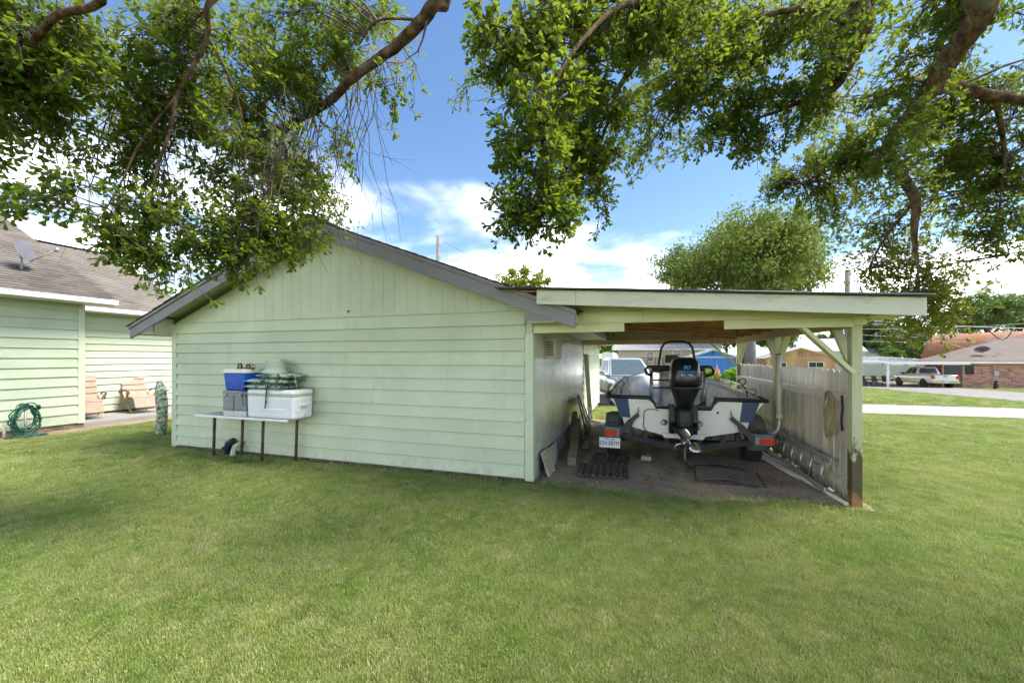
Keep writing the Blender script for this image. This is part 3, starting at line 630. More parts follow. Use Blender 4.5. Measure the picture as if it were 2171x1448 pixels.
# splash well inside the transom cut
MB().box(BX - .5, BX + .5, 1.36, 1.75, .86, .9).build('splash_well', M_LINER, bt, .01)
for s in (-1, 1): MB().prism([(BX + s * .48, 1.36, .9), (BX + s * .52, 1.36, .9), (BX + s * .52, 1.36, 1.06), (BX + s * .48, 1.36, 1.06)], (0, .4, 0)).build('well_side', M_LINER, bt)
# leaning post
M_VIN = mat('black_vinyl', (.02, .02, .022), .38, var=.2, scale=8, bump=.1)
for yy in (2.15, 2.5):
    for xx in (BX - .40, BX + .42): MB().tube([(xx, yy, .7), (xx, yy, 1.42)], .022, 8).build('leaning_post_leg', M_STEEL, bt)
MB().tube([(BX - .42, 2.15, 1.41), (BX + .44, 2.15, 1.41)], .018, 8).build('leaning_post_bar', M_STEEL, bt)
MB().box(BX - .41, BX + .42, 2.05, 2.5, 1.43, 1.505).build('leaning_post_cushion', M_VIN, bt, .03, 3)
MB().tube([(BX - .40, 2.06, 1.35), (BX - .49, 2.02, 1.38), (BX - .51, 2.0, 1.45), (BX - .46, 2.0, 1.5), (BX + .48, 2.0, 1.5), (BX + .53, 2.0, 1.45), (BX + .51, 2.02, 1.38), (BX + .42, 2.06, 1.35)], .024, 8).build('grab_bar', M_RUB, bt)
for z0 in (1.12, 1.25): MB().box(BX - .38, BX + .40, 2.2, 2.45, z0, z0 + .02).build('leaning_post_shelf', M_BLACK, bt)
MB().box(BX - .2, BX + .06, 2.52, 2.9, .71, 1.12).build('cooler_seat', M_LINER, bt, .02)
# console
MB().prism([(1.70, 3.0, .7), (1.70, 3.0, 1.3), (1.70, 3.14, 1.43), (1.70, 3.45, 1.43), (1.70, 3.62, .7)], (.62, 0, 0)).build('console', M_HULL, bt, .02)
MB().prism([(1.74, 3.18, 1.43), (2.28, 3.18, 1.43), (2.24, 3.3, 1.85), (1.78, 3.3, 1.85)], (0, .006, 0)).build('windshield', None, bt)
tw = NT('tinted_windshield'); tw.bsdf((.85, .9, .9), .05, 0, .5, None, 0, 0, .22); bpy.data.objects['windshield'].data.materials.append(tw.m)
MB().tube([(1.66, 3.05, 1.35), (1.69, 3.06, 1.55), (1.74, 3.1, 1.84), (1.80, 3.12, 1.925), (1.90, 3.13, 1.955), (2.12, 3.13, 1.955), (2.22, 3.12, 1.925), (2.28, 3.1, 1.84), (2.33, 3.06, 1.55), (2.36, 3.05, 1.35)], .022, 10).build('console_arch', M_RUB, bt)
MB().box(1.80, 2.02, 3.02, 3.08, 1.55, 1.70).build('fish_finder', M_BLACK, bt, .01)
MB().tube([(1.91, 3.06, 1.55), (1.91, 3.1, 1.42)], .02, 8).build('fish_finder_stalk', M_BLACK, bt)
MB().tube([(2.08 + .16 * math.cos(t), 2.9, 1.33 + .16 * math.sin(t)) for t in np.linspace(0, 2 * math.pi, 19)], .014, 6, False).build('steering_wheel', M_STEEL, bt)
# the outboard
mo = bpy.data.objects.new('outboard_motor', None); COL.objects.link(mo); put(mo, bt)
MX = 1.915
def sring(z, hx, hy, cy, e=3.4, n=28, cx=MX):
    out = []
    for k in range(n):
        t = 2 * math.pi * k / n; c, s_ = math.cos(t), math.sin(t)
        out.append((cx + hx * math.copysign(abs(c) ** (2 / e), c), cy + hy * math.copysign(abs(s_) ** (2 / e), s_), z))
    return out
MB().loft([sring(1.275, 0.174, .245, .955), sring(1.285, 0.184, .262, .955), sring(1.34, 0.193, .275, .955), sring(1.45, 0.190, .272, .965), sring(1.54, 0.179, .255, .98), sring(1.60, 0.162, .23, .99), sring(1.635, 0.131, .19, 1.0), sring(1.652, 0.070, .10, 1.0)]).build('cowling', M_COWL, mo)
MB().loft([sring(1.268, 0.186, .262, .955), sring(1.225, 0.184, .255, .958), sring(1.16, 0.161, .22, .97), sring(1.06, 0.126, .17, .99), sring(.97, 0.103, .14, 1.0)]).build('lower_cowl', M_MBLK, mo)
MB().loft([sring(1.262, 0.135, .27, .955), sring(1.23, 0.131, .268, .955), sring(1.05, 0.091, .19, .985), sring(.955, 0.074, .155, 1.0)]).build('apron', M_MBLK, mo)
MB().loft([sring(.95, .10, .14, 1.0), sring(.86, .10, .135, 1.0), sring(.74, .098, .14, .99), sring(.705, .10, .15, .97)]).build('midsection', M_MBLK, mo)
MB().box(MX - .165, MX + .165, .74, 1.2, .692, .704).build('anti_ventilation_plate', M_MBLK, mo, .004)
MB().loft([sring(.69, .15, .18, .98), sring(.63, .13, .165, .97), sring(.57, .075, .12, .95), sring(.54, .05, .11, .95)]).build('gearcase_strut', M_MBLK, mo)
MB().lathe([(.01, 1.16), (.035, 1.1), (.055, 1.0), (.06, .86), (.056, .78), (.05, .76)], (MX, 0, .515), 'y', 18).build('gearcase', M_MBLK, mo)
MB().prism([(MX - .008, .84, .47), (MX - .008, 1.02, .47), (MX - .008, .94, .26), (MX - .008, .875, .245)], (.016, 0, 0)).build('skeg', M_STEEL, mo, .003)
pp = MB().lathe([(.02, .655), (.046, .66), (.055, .70), (.056, .76)], (MX, 0, .515), 'y', 20).build('propeller', M_PROP, mo)
MB().lathe([(.0, .648), (.03, .648), (.034, .654), (.034, .662)], (MX, 0, .515), 'y', 8).build('propeller_nut', M_MBLK, mo)
for a in (95, 214, 332):
    ca, sa = math.cos(R(a)), math.sin(R(a)); b = MB(); rows = []
    for u in np.linspace(0, 1, 9):
        r = .045 + .15 * u; w = .085 * math.sin(math.pi * (.16 + .80 * u)) ** .7 + .004
        row = []
        for v in (-1, -.5, 0, .5, 1):
            q = w * v; pitch = .62; row.append((MX + ca * r - sa * q * pitch, .71 + q * .62 + .02 * v * v, .515 + sa * r + ca * q * pitch))
        rows.append(row)
    b.loft(rows, False, False); o = b.build('propeller_blade', M_PROP, mo, sub=1); sm = o.modifiers.new('s', 'SOLIDIFY'); sm.thickness = .007
for s in (-1, 1):
    MB().prism([(MX + s * .115, 1.265, .95), (MX + s * .115, 1.08, .98), (MX + s * .115, 1.03, .74), (MX + s * .115, 1.12, .56), (MX + s * .115, 1.27, .55)], (s * .07, 0, 0)).build('clamp_bracket', M_MBLK, mo, .006)
    for z in (.87, .64): MB().lathe([(.0, -.012), (.014, -.012), (.014, .01)], (MX + s * .145, 1.13 + (.87 - z) * .15, z), 'y', 6).build('bolt', M_STEEL, mo)
MB().tube([(MX - .13, 1.2, .96), (MX - .22, 1.2, .975), (MX - .30, 1.21, .97)], .016, 8).build('steering_rod', M_STEEL, mo)
MB().tube([(MX + .13, 1.18, .93), (MX + .2, 1.25, .95), (MX + .3, 1.38, .99)], .013, 8).build('control_cable', M_BLACK, mo)
M_BTXT = mat('blue_decal', (.02, .22, .62), .3, var=.02, bump=0); M_WTXT = mat('white_decal', (.75, .75, .75), .4, var=.02, bump=0)
tilt = 84
text('90', M_BTXT, mo, .078, facing((MX - .005, .709, 1.515), tilt), .0015, .28, 1.15)
text('MERCURY', M_BTXT, mo, .044, facing((MX + .002, .6975, 1.457), tilt + 2), .0015, .25, 1.1)
text('SaltWater', M_WTXT, mo, .036, facing((MX + .004, .692, 1.420), tilt + 3), .0015, .2, 1.05)

# ------------------------------------------------------------------ trailer
tl = thing('boat_trailer', 'dusty black boat trailer with red tail lights and plastic guide poles', 'trailer', (BX, 2.0, 0))
def wheel(parent, c, r, w, axis, mt=None, rimr=.6, dish=.02, outer=1):
    mtire = MB().lathe([(r * .62, -w / 2), (r * .9, -w / 2), (r * .985, -w * .4), (r, -w * .25), (r, w * .25), (r * .985, w * .4), (r * .9, w / 2), (r * .62, w / 2)], c, axis, 28).build('wheel', M_TYRE, parent)
    rm = MB().lathe([(.02, outer * w * .42), (r * .18, outer * w * .44), (r * .26, outer * w * .30), (r * .5, outer * w * .30), (r * rimr, outer * w * .47), (r * rimr, -outer * w * .3)], c, axis, 20); rm.build('rim', mt or M_GALV, mtire)
    return mtire
for s in (-1, 1):
    wx = BX + s * 1.0; wy = 1.86; g0 = gz(wx, wy) + .02
    tw_ = wheel(tl, (wx, wy, g0 + .31), .31, .21, 'x', outer=s)
    tread = MB()
    for k in range(44):
        t = 2 * math.pi * k / 44; tread.beam((wx - .09, wy + .312 * math.cos(t), g0 + .31 + .312 * math.sin(t)), (wx + .09, wy + .312 * math.cos(t + .05), g0 + .31 + .312 * math.sin(t + .05)), .024, .008, (0, math.cos(t), math.sin(t)))
    tag(tread.build('tread', M_TYRE, tw_), None, None, None, 'stuff')
    fd = MB(); inner = []; 
    prof = [(-.13, -.02), (-.13, 0), (-.05, .03), (.05, .03), (.13, 0), (.13, -.02)]
    rr = []
    for t in np.linspace(R(-8), R(188), 15):
        rr.append([(wx + a, wy + (.40 + b) * math.cos(t), g0 + .30 + (.40 + b) * math.sin(t)) for a, b in prof])
    fd.loft(rr, False, False); o = fd.build('fender', mat('grey_plastic_fender', (.15, .145, .135), .6, var=.25, scale=6, bump=.1, dirt=((.28, .25, .2), 5, .55, .5)), tl); sm = o.modifiers.new('s', 'SOLIDIFY'); sm.thickness = .01
    MB().beam((BX + s * .95, 1.33, .475), (BX + s * .06, 1.30, .325), .07, .085).build('rear_cross_member', M_FRAME, tl, .004)
    MB().beam((BX + s * .98, 1.28, .48), (BX + s * .98, 2.5, .45), .08, .1).build('frame_side', M_FRAME, tl, .004)
    MB().beam((BX + s * .98, 2.5, .45), (BX, 6.9, .42), .08, .1).build('tongue_rail', M_FRAME, tl, .004)
    MB().beam((BX + s * .34, 1.4, .475), (BX + s * .34, 4.6, .50), .14, .05).build('bunk', M_FRAME, tl, .01)
    for xx in (.22, .52, .72): MB().box(BX + s * xx - .03, BX + s * xx + .03, 1.27, 1.35, .36 + xx * .13, .44 + xx * .2).build('bunk_bracket', M_FRAME, tl, .004)
    MB().box(wx - .11, wx + .11, 1.16, 1.30, .455, .575).build('light_bracket', M_TGREEN, tl, .006)
    MB().box(wx - .13, wx + .13, 1.18, 1.5, .577, .60).build('step_plate', M_TGREEN, tl, .004)
    MB().box(wx - .05 + s * .0, wx + .05, 1.22, 1.3, .602, .66).build('winch_block', M_FRAME, tl, .01)
    lens = MB().box(wx - .085 + (-.02 if s < 0 else .035), wx + .085 + (-.02 if s < 0 else .035), 1.135, 1.158, .475, .555).build('tail_light', M_RED, tl, .006)
    for k in range(4): MB().box(wx - .08 + (-.02 if s < 0 else .035), wx + .08 + (-.02 if s < 0 else .035), 1.132, 1.136, .483 + k * .018, .487 + k * .018).build('lens_rib', M_RED, lens)
    px_ = BX + (-1.36 if s < 0 else 1.25); top = (px_ - (.06 if s < 0 else 0), 1.42, 1.69)
    MB().tube([(wx + s * .1, 1.35, .59), (wx + s * .17, 1.36, .60), (px_ - s * .03, 1.38, .64), (px_, 1.39, .72), (px_, 1.40, .86)], .026, 10).build('guide_arm', M_GALV, tl)
    gp = MB().tube([(px_, 1.40, .84), top], .034, 14).build('guide_pole', M_PVC if s > 0 else mat('dull_pvc', (.33, .31, .20), .6, var=.12, scale=5, bump=.06), tl)
    MB().tube([(px_, 1.40, .80), (px_, 1.40, .87)], .04, 14).build('collar', M_PVC, gp)
    MB().tube([top, (top[0], top[1], top[2] + .012)], .036, 14).build('end_cap', M_BLACK, gp)
MB().tube([(BX - 1.0, 1.86, .32), (BX + 1.0, 1.86, .32)], .035, 10).build('axle', M_FRAME, tl)
plt = MB().box(.745, 1.05, 1.125, 1.131, .295, .447).build('licence_plate', mat('plate_white', (.66, .68, .68), .45, var=.06, scale=10, bump=.02, dirt=((.4, .38, .34), 9, .6, .5)), tl, .002)
M_INK = mat('plate_ink', (.015, .016, .02), .5, var=.05, bump=0)
text('TEXAS', M_INK, plt, .042, facing((.897, 1.1235, .425), 90), .001, 0, 1.15)
text('054 287M', M_INK, plt, .088, facing((.897, 1.1235, .362), 90), .001, 0, .80)
text('+', M_INK, plt, .06, facing((.893, 1.1233, .364), 90), .001)
for xx in (.80, 1.0): MB().lathe([(.0, -.003), (.006, -.003), (.006, .003)], (xx, 1.1235, .438), 'y', 8).build('plate_bolt', M_STEEL, plt)
for s, lb in ((-1, 'black ratchet strap tying the boat to the trailer beside the licence plate'), (1, 'black ratchet strap tying the boat to the trailer on the fence side')):
    stp = thing('tie_down_strap', lb, 'strap', (BX + s * .8, 1.25, .5))
    a = Vector((BX + s * .62, 1.255, .83)); e = Vector((BX + s * .9, 1.2, .50))
    MB().tube([a + Vector((0, 0, .03)), a + Vector((s * .012, -.012, .0)), a + Vector((0, -.005, -.03))], .007, 6).build('hook', M_RUSTP, stp)
    MB().beam(a + Vector((0, -.005, -.03)), a.lerp(e, .42), .06, .02, (0, 1, 0)).build('ratchet', M_BLACK, stp, .003)
    MB().beam(a.lerp(e, .40), e, .075, .008, (0, 1, 0)).build('webbing', M_BLACK, stp)
    MB().beam(a.lerp(e, .40) + Vector((-s * .02, -.004, 0)), e + Vector((-s * .14, -.004, .02)), .045, .005, (0, 1, 0)).build('webbing', M_BLACK, stp)
# ------------------------------------------------------------------ things in front of the gable wall
TZ = .73
tb = thing('table', 'small white-topped table on rusty pipe legs against the garage wall', 'table', (-4.6, -.23, 0))
MB().box(-5.55, -3.62, -.44, -.045, TZ - .028, TZ).build('table_top', mat('worn_table_top', (.50, .49, .50), .5, var=.1, scale=6, bump=.1, dirt=((.22, .2, .19), 9, .58, .6)), tb, .008)
MB().box(-5.553, -3.617, -.446, -.438, TZ - .034, TZ + .001).build('edge_band', M_WHITE, tb, .004)
for x, y in ((-5.38, -.24), (-4.92, -.11), (-4.32, -.24), (-3.78, -.11)):
    MB().tube([(x - .03, y, gz(x, y) - .02), (x, y, TZ - .03)], .022, 10).build('leg', M_RUSTP, tb)
def rbox(x0, x1, y0, y1, z0, z1, tx=0.0, ty=0.0):
    """Box that widens upwards by tx / ty on each side."""
    m = MB(); m.add([(x0, y0, z0), (x1, y0, z0), (x1, y1, z0), (x0, y1, z0), (x0 - tx, y0 - ty, z1), (x1 + tx, y0 - ty, z1), (x1 + tx, y1 + ty, z1), (x0 - tx, y1 + ty, z1)], [(0, 3, 2, 1), (4, 5, 6, 7), (0, 1, 5, 4), (1, 2, 6, 5), (2, 3, 7, 6), (3, 0, 4, 7)]); return m
Z0 = TZ + .003
wc = thing('cooler', 'long white chest cooler under the camouflage cushions', 'cooler', (-3.97, -.23, Z0))
M_CW = mat('white_cooler_plastic', (.74, .76, .78), .4, var=.04, scale=4, bump=.04, dirt=((.5, .48, .42), 7, .62, .4))
rbox(-4.42, -3.53, -.425, -.06, Z0, Z0 + .335, .012, .008).build('body', M_CW, wc, .03, 3)
MB().box(-4.43, -3.52, -.43, -.055, Z0 + .338, Z0 + .358).build('gasket', mat('yellowed_gasket', (.62, .55, .34), .5), wc, .004)
rbox(-4.438, -3.512, -.436, -.05, Z0 + .36, Z0 + .43, -.012, -.01).build('lid', M_CW, wc, .025, 3)
for k in range(5): MB().box(-4.40, -3.62, -.434, -.42, Z0 + .045 + k * .022, Z0 + .056 + k * .022).build('moulded_rib', M_CW, wc, .003)
for yy in (-.33, -.16): MB().box(-3.535, -3.495, yy - .012, yy + .012, Z0 + .1, Z0 + .29).build('handle_arm', M_CW, wc, .006)
MB().box(-3.51, -3.487, -.35, -.14, Z0 + .19, Z0 + .235).build('handle', M_CW, wc, .008)
MB().lathe([(0, .02), (.018, .02), (.02, 0)], (-3.52, -.2, Z0 + .06), 'x', 12).build('drain_plug', M_CW, wc)
gc = thing('cooler', 'rusty grey steel cooler supporting the blue one', 'cooler', (-4.7, -.23, Z0))
M_GC = mat('grey_cooler_steel', (.20, .235, .27), .45, .2, var=.1, scale=4, bump=.05, dirt=((.17, .07, .03), 4, .60, .9))
MB().box(-4.95, -4.46, -.42, -.07, Z0 + .09, Z0 + .33).build('body', M_GC, gc, .012)
MB().box(-4.945, -4.465, -.415, -.075, Z0, Z0 + .088).build('base', mat('pale_cooler_base', (.56, .54, .52), .5, dirt=((.24, .10, .04), 5, .55, .9)), gc, .008)
MB().box(-4.955, -4.455, -.425, -.065, Z0 + .335, Z0 + .40).build('lid', M_GC, gc, .015)
for xx in (-4.88, -4.56): MB().lathe([(0, -.02), (.022, -.02), (.024, 0)], (xx, -.425, Z0 + .335), 'y', 12).build('latch', M_STEEL, gc)
MB().box(-4.94, -4.47, -.428, -.424, Z0 + .33, Z0 + .338).build('latch_bar', M_STEEL, gc)
MB().box(-4.722, -4.702, -.4235, -.419, Z0 + .092, Z0 + .32).build('rust_streak', mat('rust', (.16, .07, .03), .9, var=.4, scale=20), gc)
bc = thing('cooler', 'bright blue picnic cooler with white lid on top of the grey one', 'cooler', (-4.7, -.24, Z0 + .4))
M_BC = mat('blue_cooler_plastic', (.008, .075, .46), .35, var=.08, scale=4, bump=.05)
rbox(-4.92, -4.52, -.40, -.09, Z0 + .405, Z0 + .67, .025, .015).build('body', M_BC, bc, .018, 3)
rbox(-4.955, -4.485, -.425, -.065, Z0 + .672, Z0 + .735, -.01, -.01).build('lid', mat('cream_lid', (.66, .65, .60), .45), bc, .012)
for k in range(5): MB().box(-4.89, -4.6, -.412, -.395, Z0 + .425 + k * .024, Z0 + .436 + k * .024).build('moulded_rib', M_BC, bc, .003)
MB().tube([(-4.95, -.25, Z0 + .52 + .05 * math.cos(t)) if False else (-4.955 - .03 * abs(math.sin(t)), -.25, Z0 + .49 + .055 * math.cos(t)) for t in np.linspace(0, math.pi, 9)], .012, 8).build('handle', M_GALV, bc)
def m_camo():
    t = NT('camouflage_cloth'); p = t.coord('Object', (1, 1, 1)); v = t.n('ShaderNodeTexVoronoi'); v.inputs['Scale'].default_value = 26; t.l(p, v.inputs['Vector'])
    n = t.noise(p, 17, 3, .6, 2.0); s = t.n('ShaderNodeSeparateColor'); t.l(v.outputs['Color'], s.inputs[0])
    c = t.ramp(s.outputs[0], [(0, (.04, .06, .045)), (.2, (.07, .20, .12)), (.38, (.42, .56, .48)), (.6, (.52, .47, .32)), (.76, (.20, .36, .27)), (1, (.62, .67, .57))])
    c = t.mix(t.rng(n, .55, .6, 0, .85), c, (.025, .035, .03)); t.bsdf(c, .85, 0, .2, t.bump(n, .3, .004)); return t.m
M_CAMO = m_camo()
M_CORD = mat('dark_cord', (.04, .035, .03), .8)
rnd = random.Random(3)
zc = Z0 + .432
for k, (x0, x1, y0, y1, h, lb) in enumerate([(-4.52, -3.70, -.44, -.06, .075, 'camouflage seat cushion at the bottom of the stack on the white cooler'), (-4.50, -3.66, -.43, -.05, .08, 'camouflage seat cushion in the middle of the stack'), (-4.30, -3.62, -.40, -.06, .075, 'camouflage seat cushion on top of the stack under the hat')]):
    m = MB(); n = 9; top = []; bot = []
    for j in range(n):
        for i in range(n):
            u, v = i / (n - 1), j / (n - 1); e = (1 - (2 * u - 1) ** 6) * (1 - (2 * v - 1) ** 6)
            x = x0 + (x1 - x0) * u; y = y0 + (y1 - y0) * v
            top.append((x, y, zc + h / 2 + h / 2 * e ** .5 * rnd.uniform(.85, 1.05))); bot.append((x, y, zc + h / 2 - h / 2 * e ** .4))
    f = [(j * n + i, j * n + i + 1, (j + 1) * n + i + 1, (j + 1) * n + i) for j in range(n - 1) for i in range(n - 1)]
    m.add(top, f, True); m.add(bot, [tuple(reversed(q)) for q in f], True)
    cu_ = thing('seat_cushion', lb, 'cushion', ((x0 + x1) / 2, (y0 + y1) / 2, zc)); m.build('pad', M_CAMO, cu_)
    if k == 0:
        for xx, L in ((-4.48, .26), (-4.02, .2)): MB().tube([(xx, -.438, zc + .05), (xx + .01, -.45, zc), (xx - .005, -.452, zc - L * .6), (xx + .015, -.452, zc - L)], .006, 5).build('tie_cord', M_CORD, cu_)
    if k == 1: MB().tube([(-4.0, -.43, zc + .04), (-3.99, -.455, zc - .05), (-4.01, -.458, zc - .2), (-4.03, -.458, zc - .36)], .009, 5).build('tie_cord', M_CORD, cu_)
    if k == 2: MB().tube([(-3.63, -.3, zc + .03), (-3.60, -.31, zc - .04), (-3.58, -.31, zc - .13)], .004, 5).build('tie_cord', M_PVC, cu_)
    zc += h + .006
ht = thing('sun_hat', 'pale green woven sun hat on top of the camouflage cushions', 'hat', (-4.08, -.25, zc))
def hatring(r, z, e=1.0, wob=0.0): return [(-4.08 + r * math.cos(t), -.24 + r * e * math.sin(t), zc + z + wob * math.sin(3 * t + 1)) for t in np.linspace(0, 2 * math.pi, 32, endpoint=False)]
hm = mat('woven_hat', (.36, .44, .33), .85, var=.14, scale=30, bump=.5, bscale=120)
MB().loft([hatring(.215, .004, .85, .010), hatring(.18, .03, .85, .008), hatring(.15, .065, .87), hatring(.142, .10, .9), hatring(.138, .16, .9), hatring(.12, .205, .9), hatring(.08, .228, .9), hatring(.02, .234, .9)]).build('crown', hm, ht)
MB().loft([hatring(.222, -.002, .85, .010), hatring(.215, .006, .85, .010), hatring(.20, .014, .85, .009)], True, False).build('brim_edge', hm, ht)
for k, (dx, rz, lb) in enumerate([(-4.72, 20, 'brown sandal lying on the blue cooler lid, farther from the hat'), (-4.58, -25, 'brown sandal on the blue cooler lid beside the hat')]):
    sn = thing('sandal', lb, 'sandal', (dx, -.24, Z0 + .737), R(rz), 'sandals on the blue cooler', False)
    ms = mat('brown_leather', (.10, .065, .045), .7, var=.3, scale=20, bump=.2)
    MB().prism([(.13 * math.cos(t) * (1 if math.cos(t) > 0 else .95), .042 * math.sin(t) * (1 + .2 * math.cos(t)), .0) for t in np.linspace(0, 2 * math.pi, 16, endpoint=False)], (0, 0, .018)).build('sole', ms, sn)
    for xx, hh in ((.06, .055), (-.07, .075)):
        s2 = MB(); s2.loft([[(xx - .016, .045 * math.cos(t), .018 + hh * math.sin(t)), (xx + .016, .045 * math.cos(t), .018 + hh * math.sin(t))] for t in np.linspace(0, math.pi, 9)], False, False); o = s2.build('strap', ms, sn); o.modifiers.new('s', 'SOLIDIFY').thickness = .004
pu = thing('water_valve', 'black insulated water valve at the foot of the garage wall', 'valve', (-5.28, -.1, 0))
MB().tube([(-5.28, -.10, -.02), (-5.28, -.10, .13), (-5.25, -.10, .2), (-5.17, -.09, .26), (-5.14, -.09, .29)], [.045, .055, .062, .05, .02], 12).build('wrapped_body', mat('dark_blue_wrap', (.015, .02, .04), .55, var=.5, scale=30, bump=.3), pu)
MB().lathe([(0, -.02), (.03, -.02), (.03, .02)], (-5.36, -.10, .12), 'x', 10).build('valve_knob', M_BLACK, pu)
el = thing('drain_elbow', 'pale plastic drain elbow coming out of the wall beside the black valve', 'pipe', (-5.1, -.12, 0))
MB().tube([(-5.02, .0, .2), (-5.05, -.06, .205), (-5.09, -.12, .17), (-5.10, -.14, .09), (-5.10, -.14, -.02)], .038, 12).build('bend', M_PVC, el)
MB().tube([(-5.10, -.14, .0), (-5.10, -.14, .05)], .046, 12).build('socket', M_WHITE, el)
# bare soil strip along the wall foot
sheet('bare_soil_strip', lambda u, v: (-6.7 + 6.7 * u, -.02 - (.10 + .03 * math.sin(u * 40) + .06 * (1 - u)) * v), 60, 2, M_DIRT, .014)

# ------------------------------------------------------------------ house next door
hs_ = thing('house', 'pale green lap-sided house with brown shingle roof and white gutters', 'house', (-14, 1, 0))
WX, MXW, ZE = -11.1, -12.85, 2.87
MB().box(WX - 6, WX - .01, -3.2, .78, .12, 2.95).build('wing_wall', M_SIDL, hs_)
MB().box(WX - 6, WX - .004, -3.2, .785, -.1, .118).build('foundation', M_FOUND, hs_)
MB().box(MXW - 8, MXW - .01, .786, 3.84, .14, 2.95).build('main_wall', M_SIDL, hs_)
z = .14
while z < 2.8:
    zt = min(ZE, z + .215); lap(M_SIDL, hs_, -3.2, .69, zt, z, face='x', pos=WX); z += .215
z = .16
while z < 2.8:
    zt = min(ZE, z + .187); lap(M_SIDL, hs_, .80, 3.77, zt, z, face='x', pos=MXW); z += .187
MB().box(WX - .1, WX + .032, .68, .80, .12, ZE).build('corner_board', M_TRIMG, hs_, .004)
MB().box(MXW - .1, MXW + .03, 3.76, 3.86, .14, ZE).build('corner_board', M_TRIMG, hs_, .004)
MB().box(WX - .02, WX + .5, -3.2, 1.09, 2.885, 2.9).build('eave_soffit', M_TRIMG, hs_)
MB().box(MXW - .02, MXW + .45, .8, 4.23, 2.865, 2.88).build('eave_soffit', M_TRIMG, hs_)
MB().box(WX + .48, WX + .50, -3.2, 1.11, 2.87, 3.01).build('fascia', M_WHITE, hs_, .003)
MB().box(WX + .502, WX + .60, -3.2, 1.14, 2.89, 3.004).build('gutter', M_WHITE, hs_, .01)
MB().box(MXW + .43, MXW + .45, .8, 4.25, 2.85, 2.98).build('fascia', M_WHITE, hs_, .003)
MB().box(MXW + .452, MXW + .55, .8, 4.27, 2.87, 2.975).build('gutter', M_WHITE, hs_, .01)
HS = .52
def roof_plane(xe, ze, d, y0, y1, name):
    MB().prism([(xe, y0, ze), (xe - d, y0, ze + HS * d), (xe - d, y0, ze + HS * d - .05), (xe, y0, ze - .05)], (0, y1 - y0, 0)).build(name, M_DECK, hs_)
XE1, XE2 = WX + .55, MXW + .5
roof_plane(XE1, 3.0, 6.0, -3.2, 1.12, 'roof_deck'); roof_plane(XE2, 2.965, 4.6, .4, 4.25, 'roof_deck')
MB().prism([(XE2 - 4.55, .4, 2.965 + HS * 4.6), (XE2 - 9.2, .4, 2.965), (XE2 - 9.2, .4, 2.915), (XE2 - 4.55, .4, 2.91 + HS * 4.6)], (0, 3.85, 0)).build('roof_deck', M_DECK, hs_)
MB().prism([(XE2 - 4.6, 4.21, 2.94 + HS * 4.6), (XE2 - .02, 4.21, 2.94), (XE2 - .02, 4.21, 2.80), (XE2 - 4.6, 4.21, 2.80 + HS * 4.6)], (0, .035, 0)).build('rake_board', M_WHITE, hs_)
MB().prism([(XE1 - 6.0, 1.085, 2.97 + HS * 6.0), (XE1 - .02, 1.085, 2.97), (XE1 - .02, 1.085, 2.86), (XE1 - 6.0, 1.085, 2.86 + HS * 6.0)], (0, .03, 0)).build('rake_board', M_WHITE, hs_)
def m_shingle():
    t = NT('brown_shingle'); p = t.pos(); n = t.noise(p, 1.2, 5, .6); f = t.noise(p, 60, 4, .8)
    c = t.ramp(n, [(.3, (.125, .11, .095)), (.7, (.215, .19, .165))]); c = t.mix(t.rng(f, .4, .65, .5, 0), c, (.075, .065, .056))
    a_ = t.n('ShaderNodeAttribute'); a_.attribute_name = 'rnd'
    r = t.math('ADD', t.math('MULTIPLY', t.orand(), .5), t.math('MULTIPLY', a_.outputs['Fac'], .5))
    h = t.n('ShaderNodeHueSaturation'); t.l(c, h.inputs['Color']); t.l(t.rng(r, 0, .5, .82, 1.15), h.inputs['Value'])
    t.bsdf(h.outputs[0], .92, 0, .15, t.bump(f, .6, .006)); return t.m
M_SHING = m_shingle()
rnd = random.Random(21); tabs = []
cs_, sn_ = 1 / math.hypot(1, HS), HS / math.hypot(1, HS)
for xe, ze, dmax, y0, y1 in ((XE1 + .02, 3.0, 6.0, -3.2, 1.13), (XE2 + .02, 2.965, 4.6, .35, 4.27)):
    L = dmax / cs_; rows = int(L / .145)
    for r_ in range(rows):
        yy = y0 - (r_ % 2) * .15
        while yy < y1:
            a, b = max(yy + .002, y0), min(yy + .298, y1)
            if b - a > .04: tabs.append((xe, ze, r_ * .145 + rnd.uniform(-.006, .006), a, b, rnd.uniform(0, 1)))
            yy += .30
def tabverts(xe, ze, s0, a, b):
    out = []
    for s, h in ((s0 - .01, .016), (s0 + .15, .004)):
        for y in (a, b):
            for k in (0, -.009):
                hh = h + k; out.append((xe - cs_ * s + sn_ * hh, y, ze + sn_ * s + cs_ * hh))
    return out
TF = [(0, 2, 6, 4), (1, 5, 7, 3), (0, 1, 3, 2), (4, 6, 7, 5), (0, 4, 5, 1), (2, 3, 7, 6)]
def seen(t):
    p = Vector((t[0] - cs_ * t[2], (t[3] + t[4]) / 2, t[1] + sn_ * t[2])) - CAM; Z = p.dot(FW)
    if Z < .3: return 99
    px = CX + FPX * p.dot(RT) / Z
    return Z if px > -5 else 50 + Z
tabs.sort(key=seen)
for t in tabs[:300]: MB().add(tabverts(*t[:5]), TF).build('shingle', M_SHING, hs_)
rest = MB(); rv = []
for t in tabs[300:]: rest.add(tabverts(*t[:5]), TF); rv += [t[5]] * 8
o = tag(rest.build('shingles', M_SHING, hs_), None, None, None, 'stuff'); at_ = o.data.attributes.new('rnd', 'FLOAT', 'POINT'); at_.data.foreach_set('value', rv)
MB().beam((XE2 - 4.6, .4, 2.99 + HS * 4.6), (XE2 - 4.6, 4.27, 2.99 + HS * 4.6), .22, .02).build('ridge_cap', M_DECK, hs_)
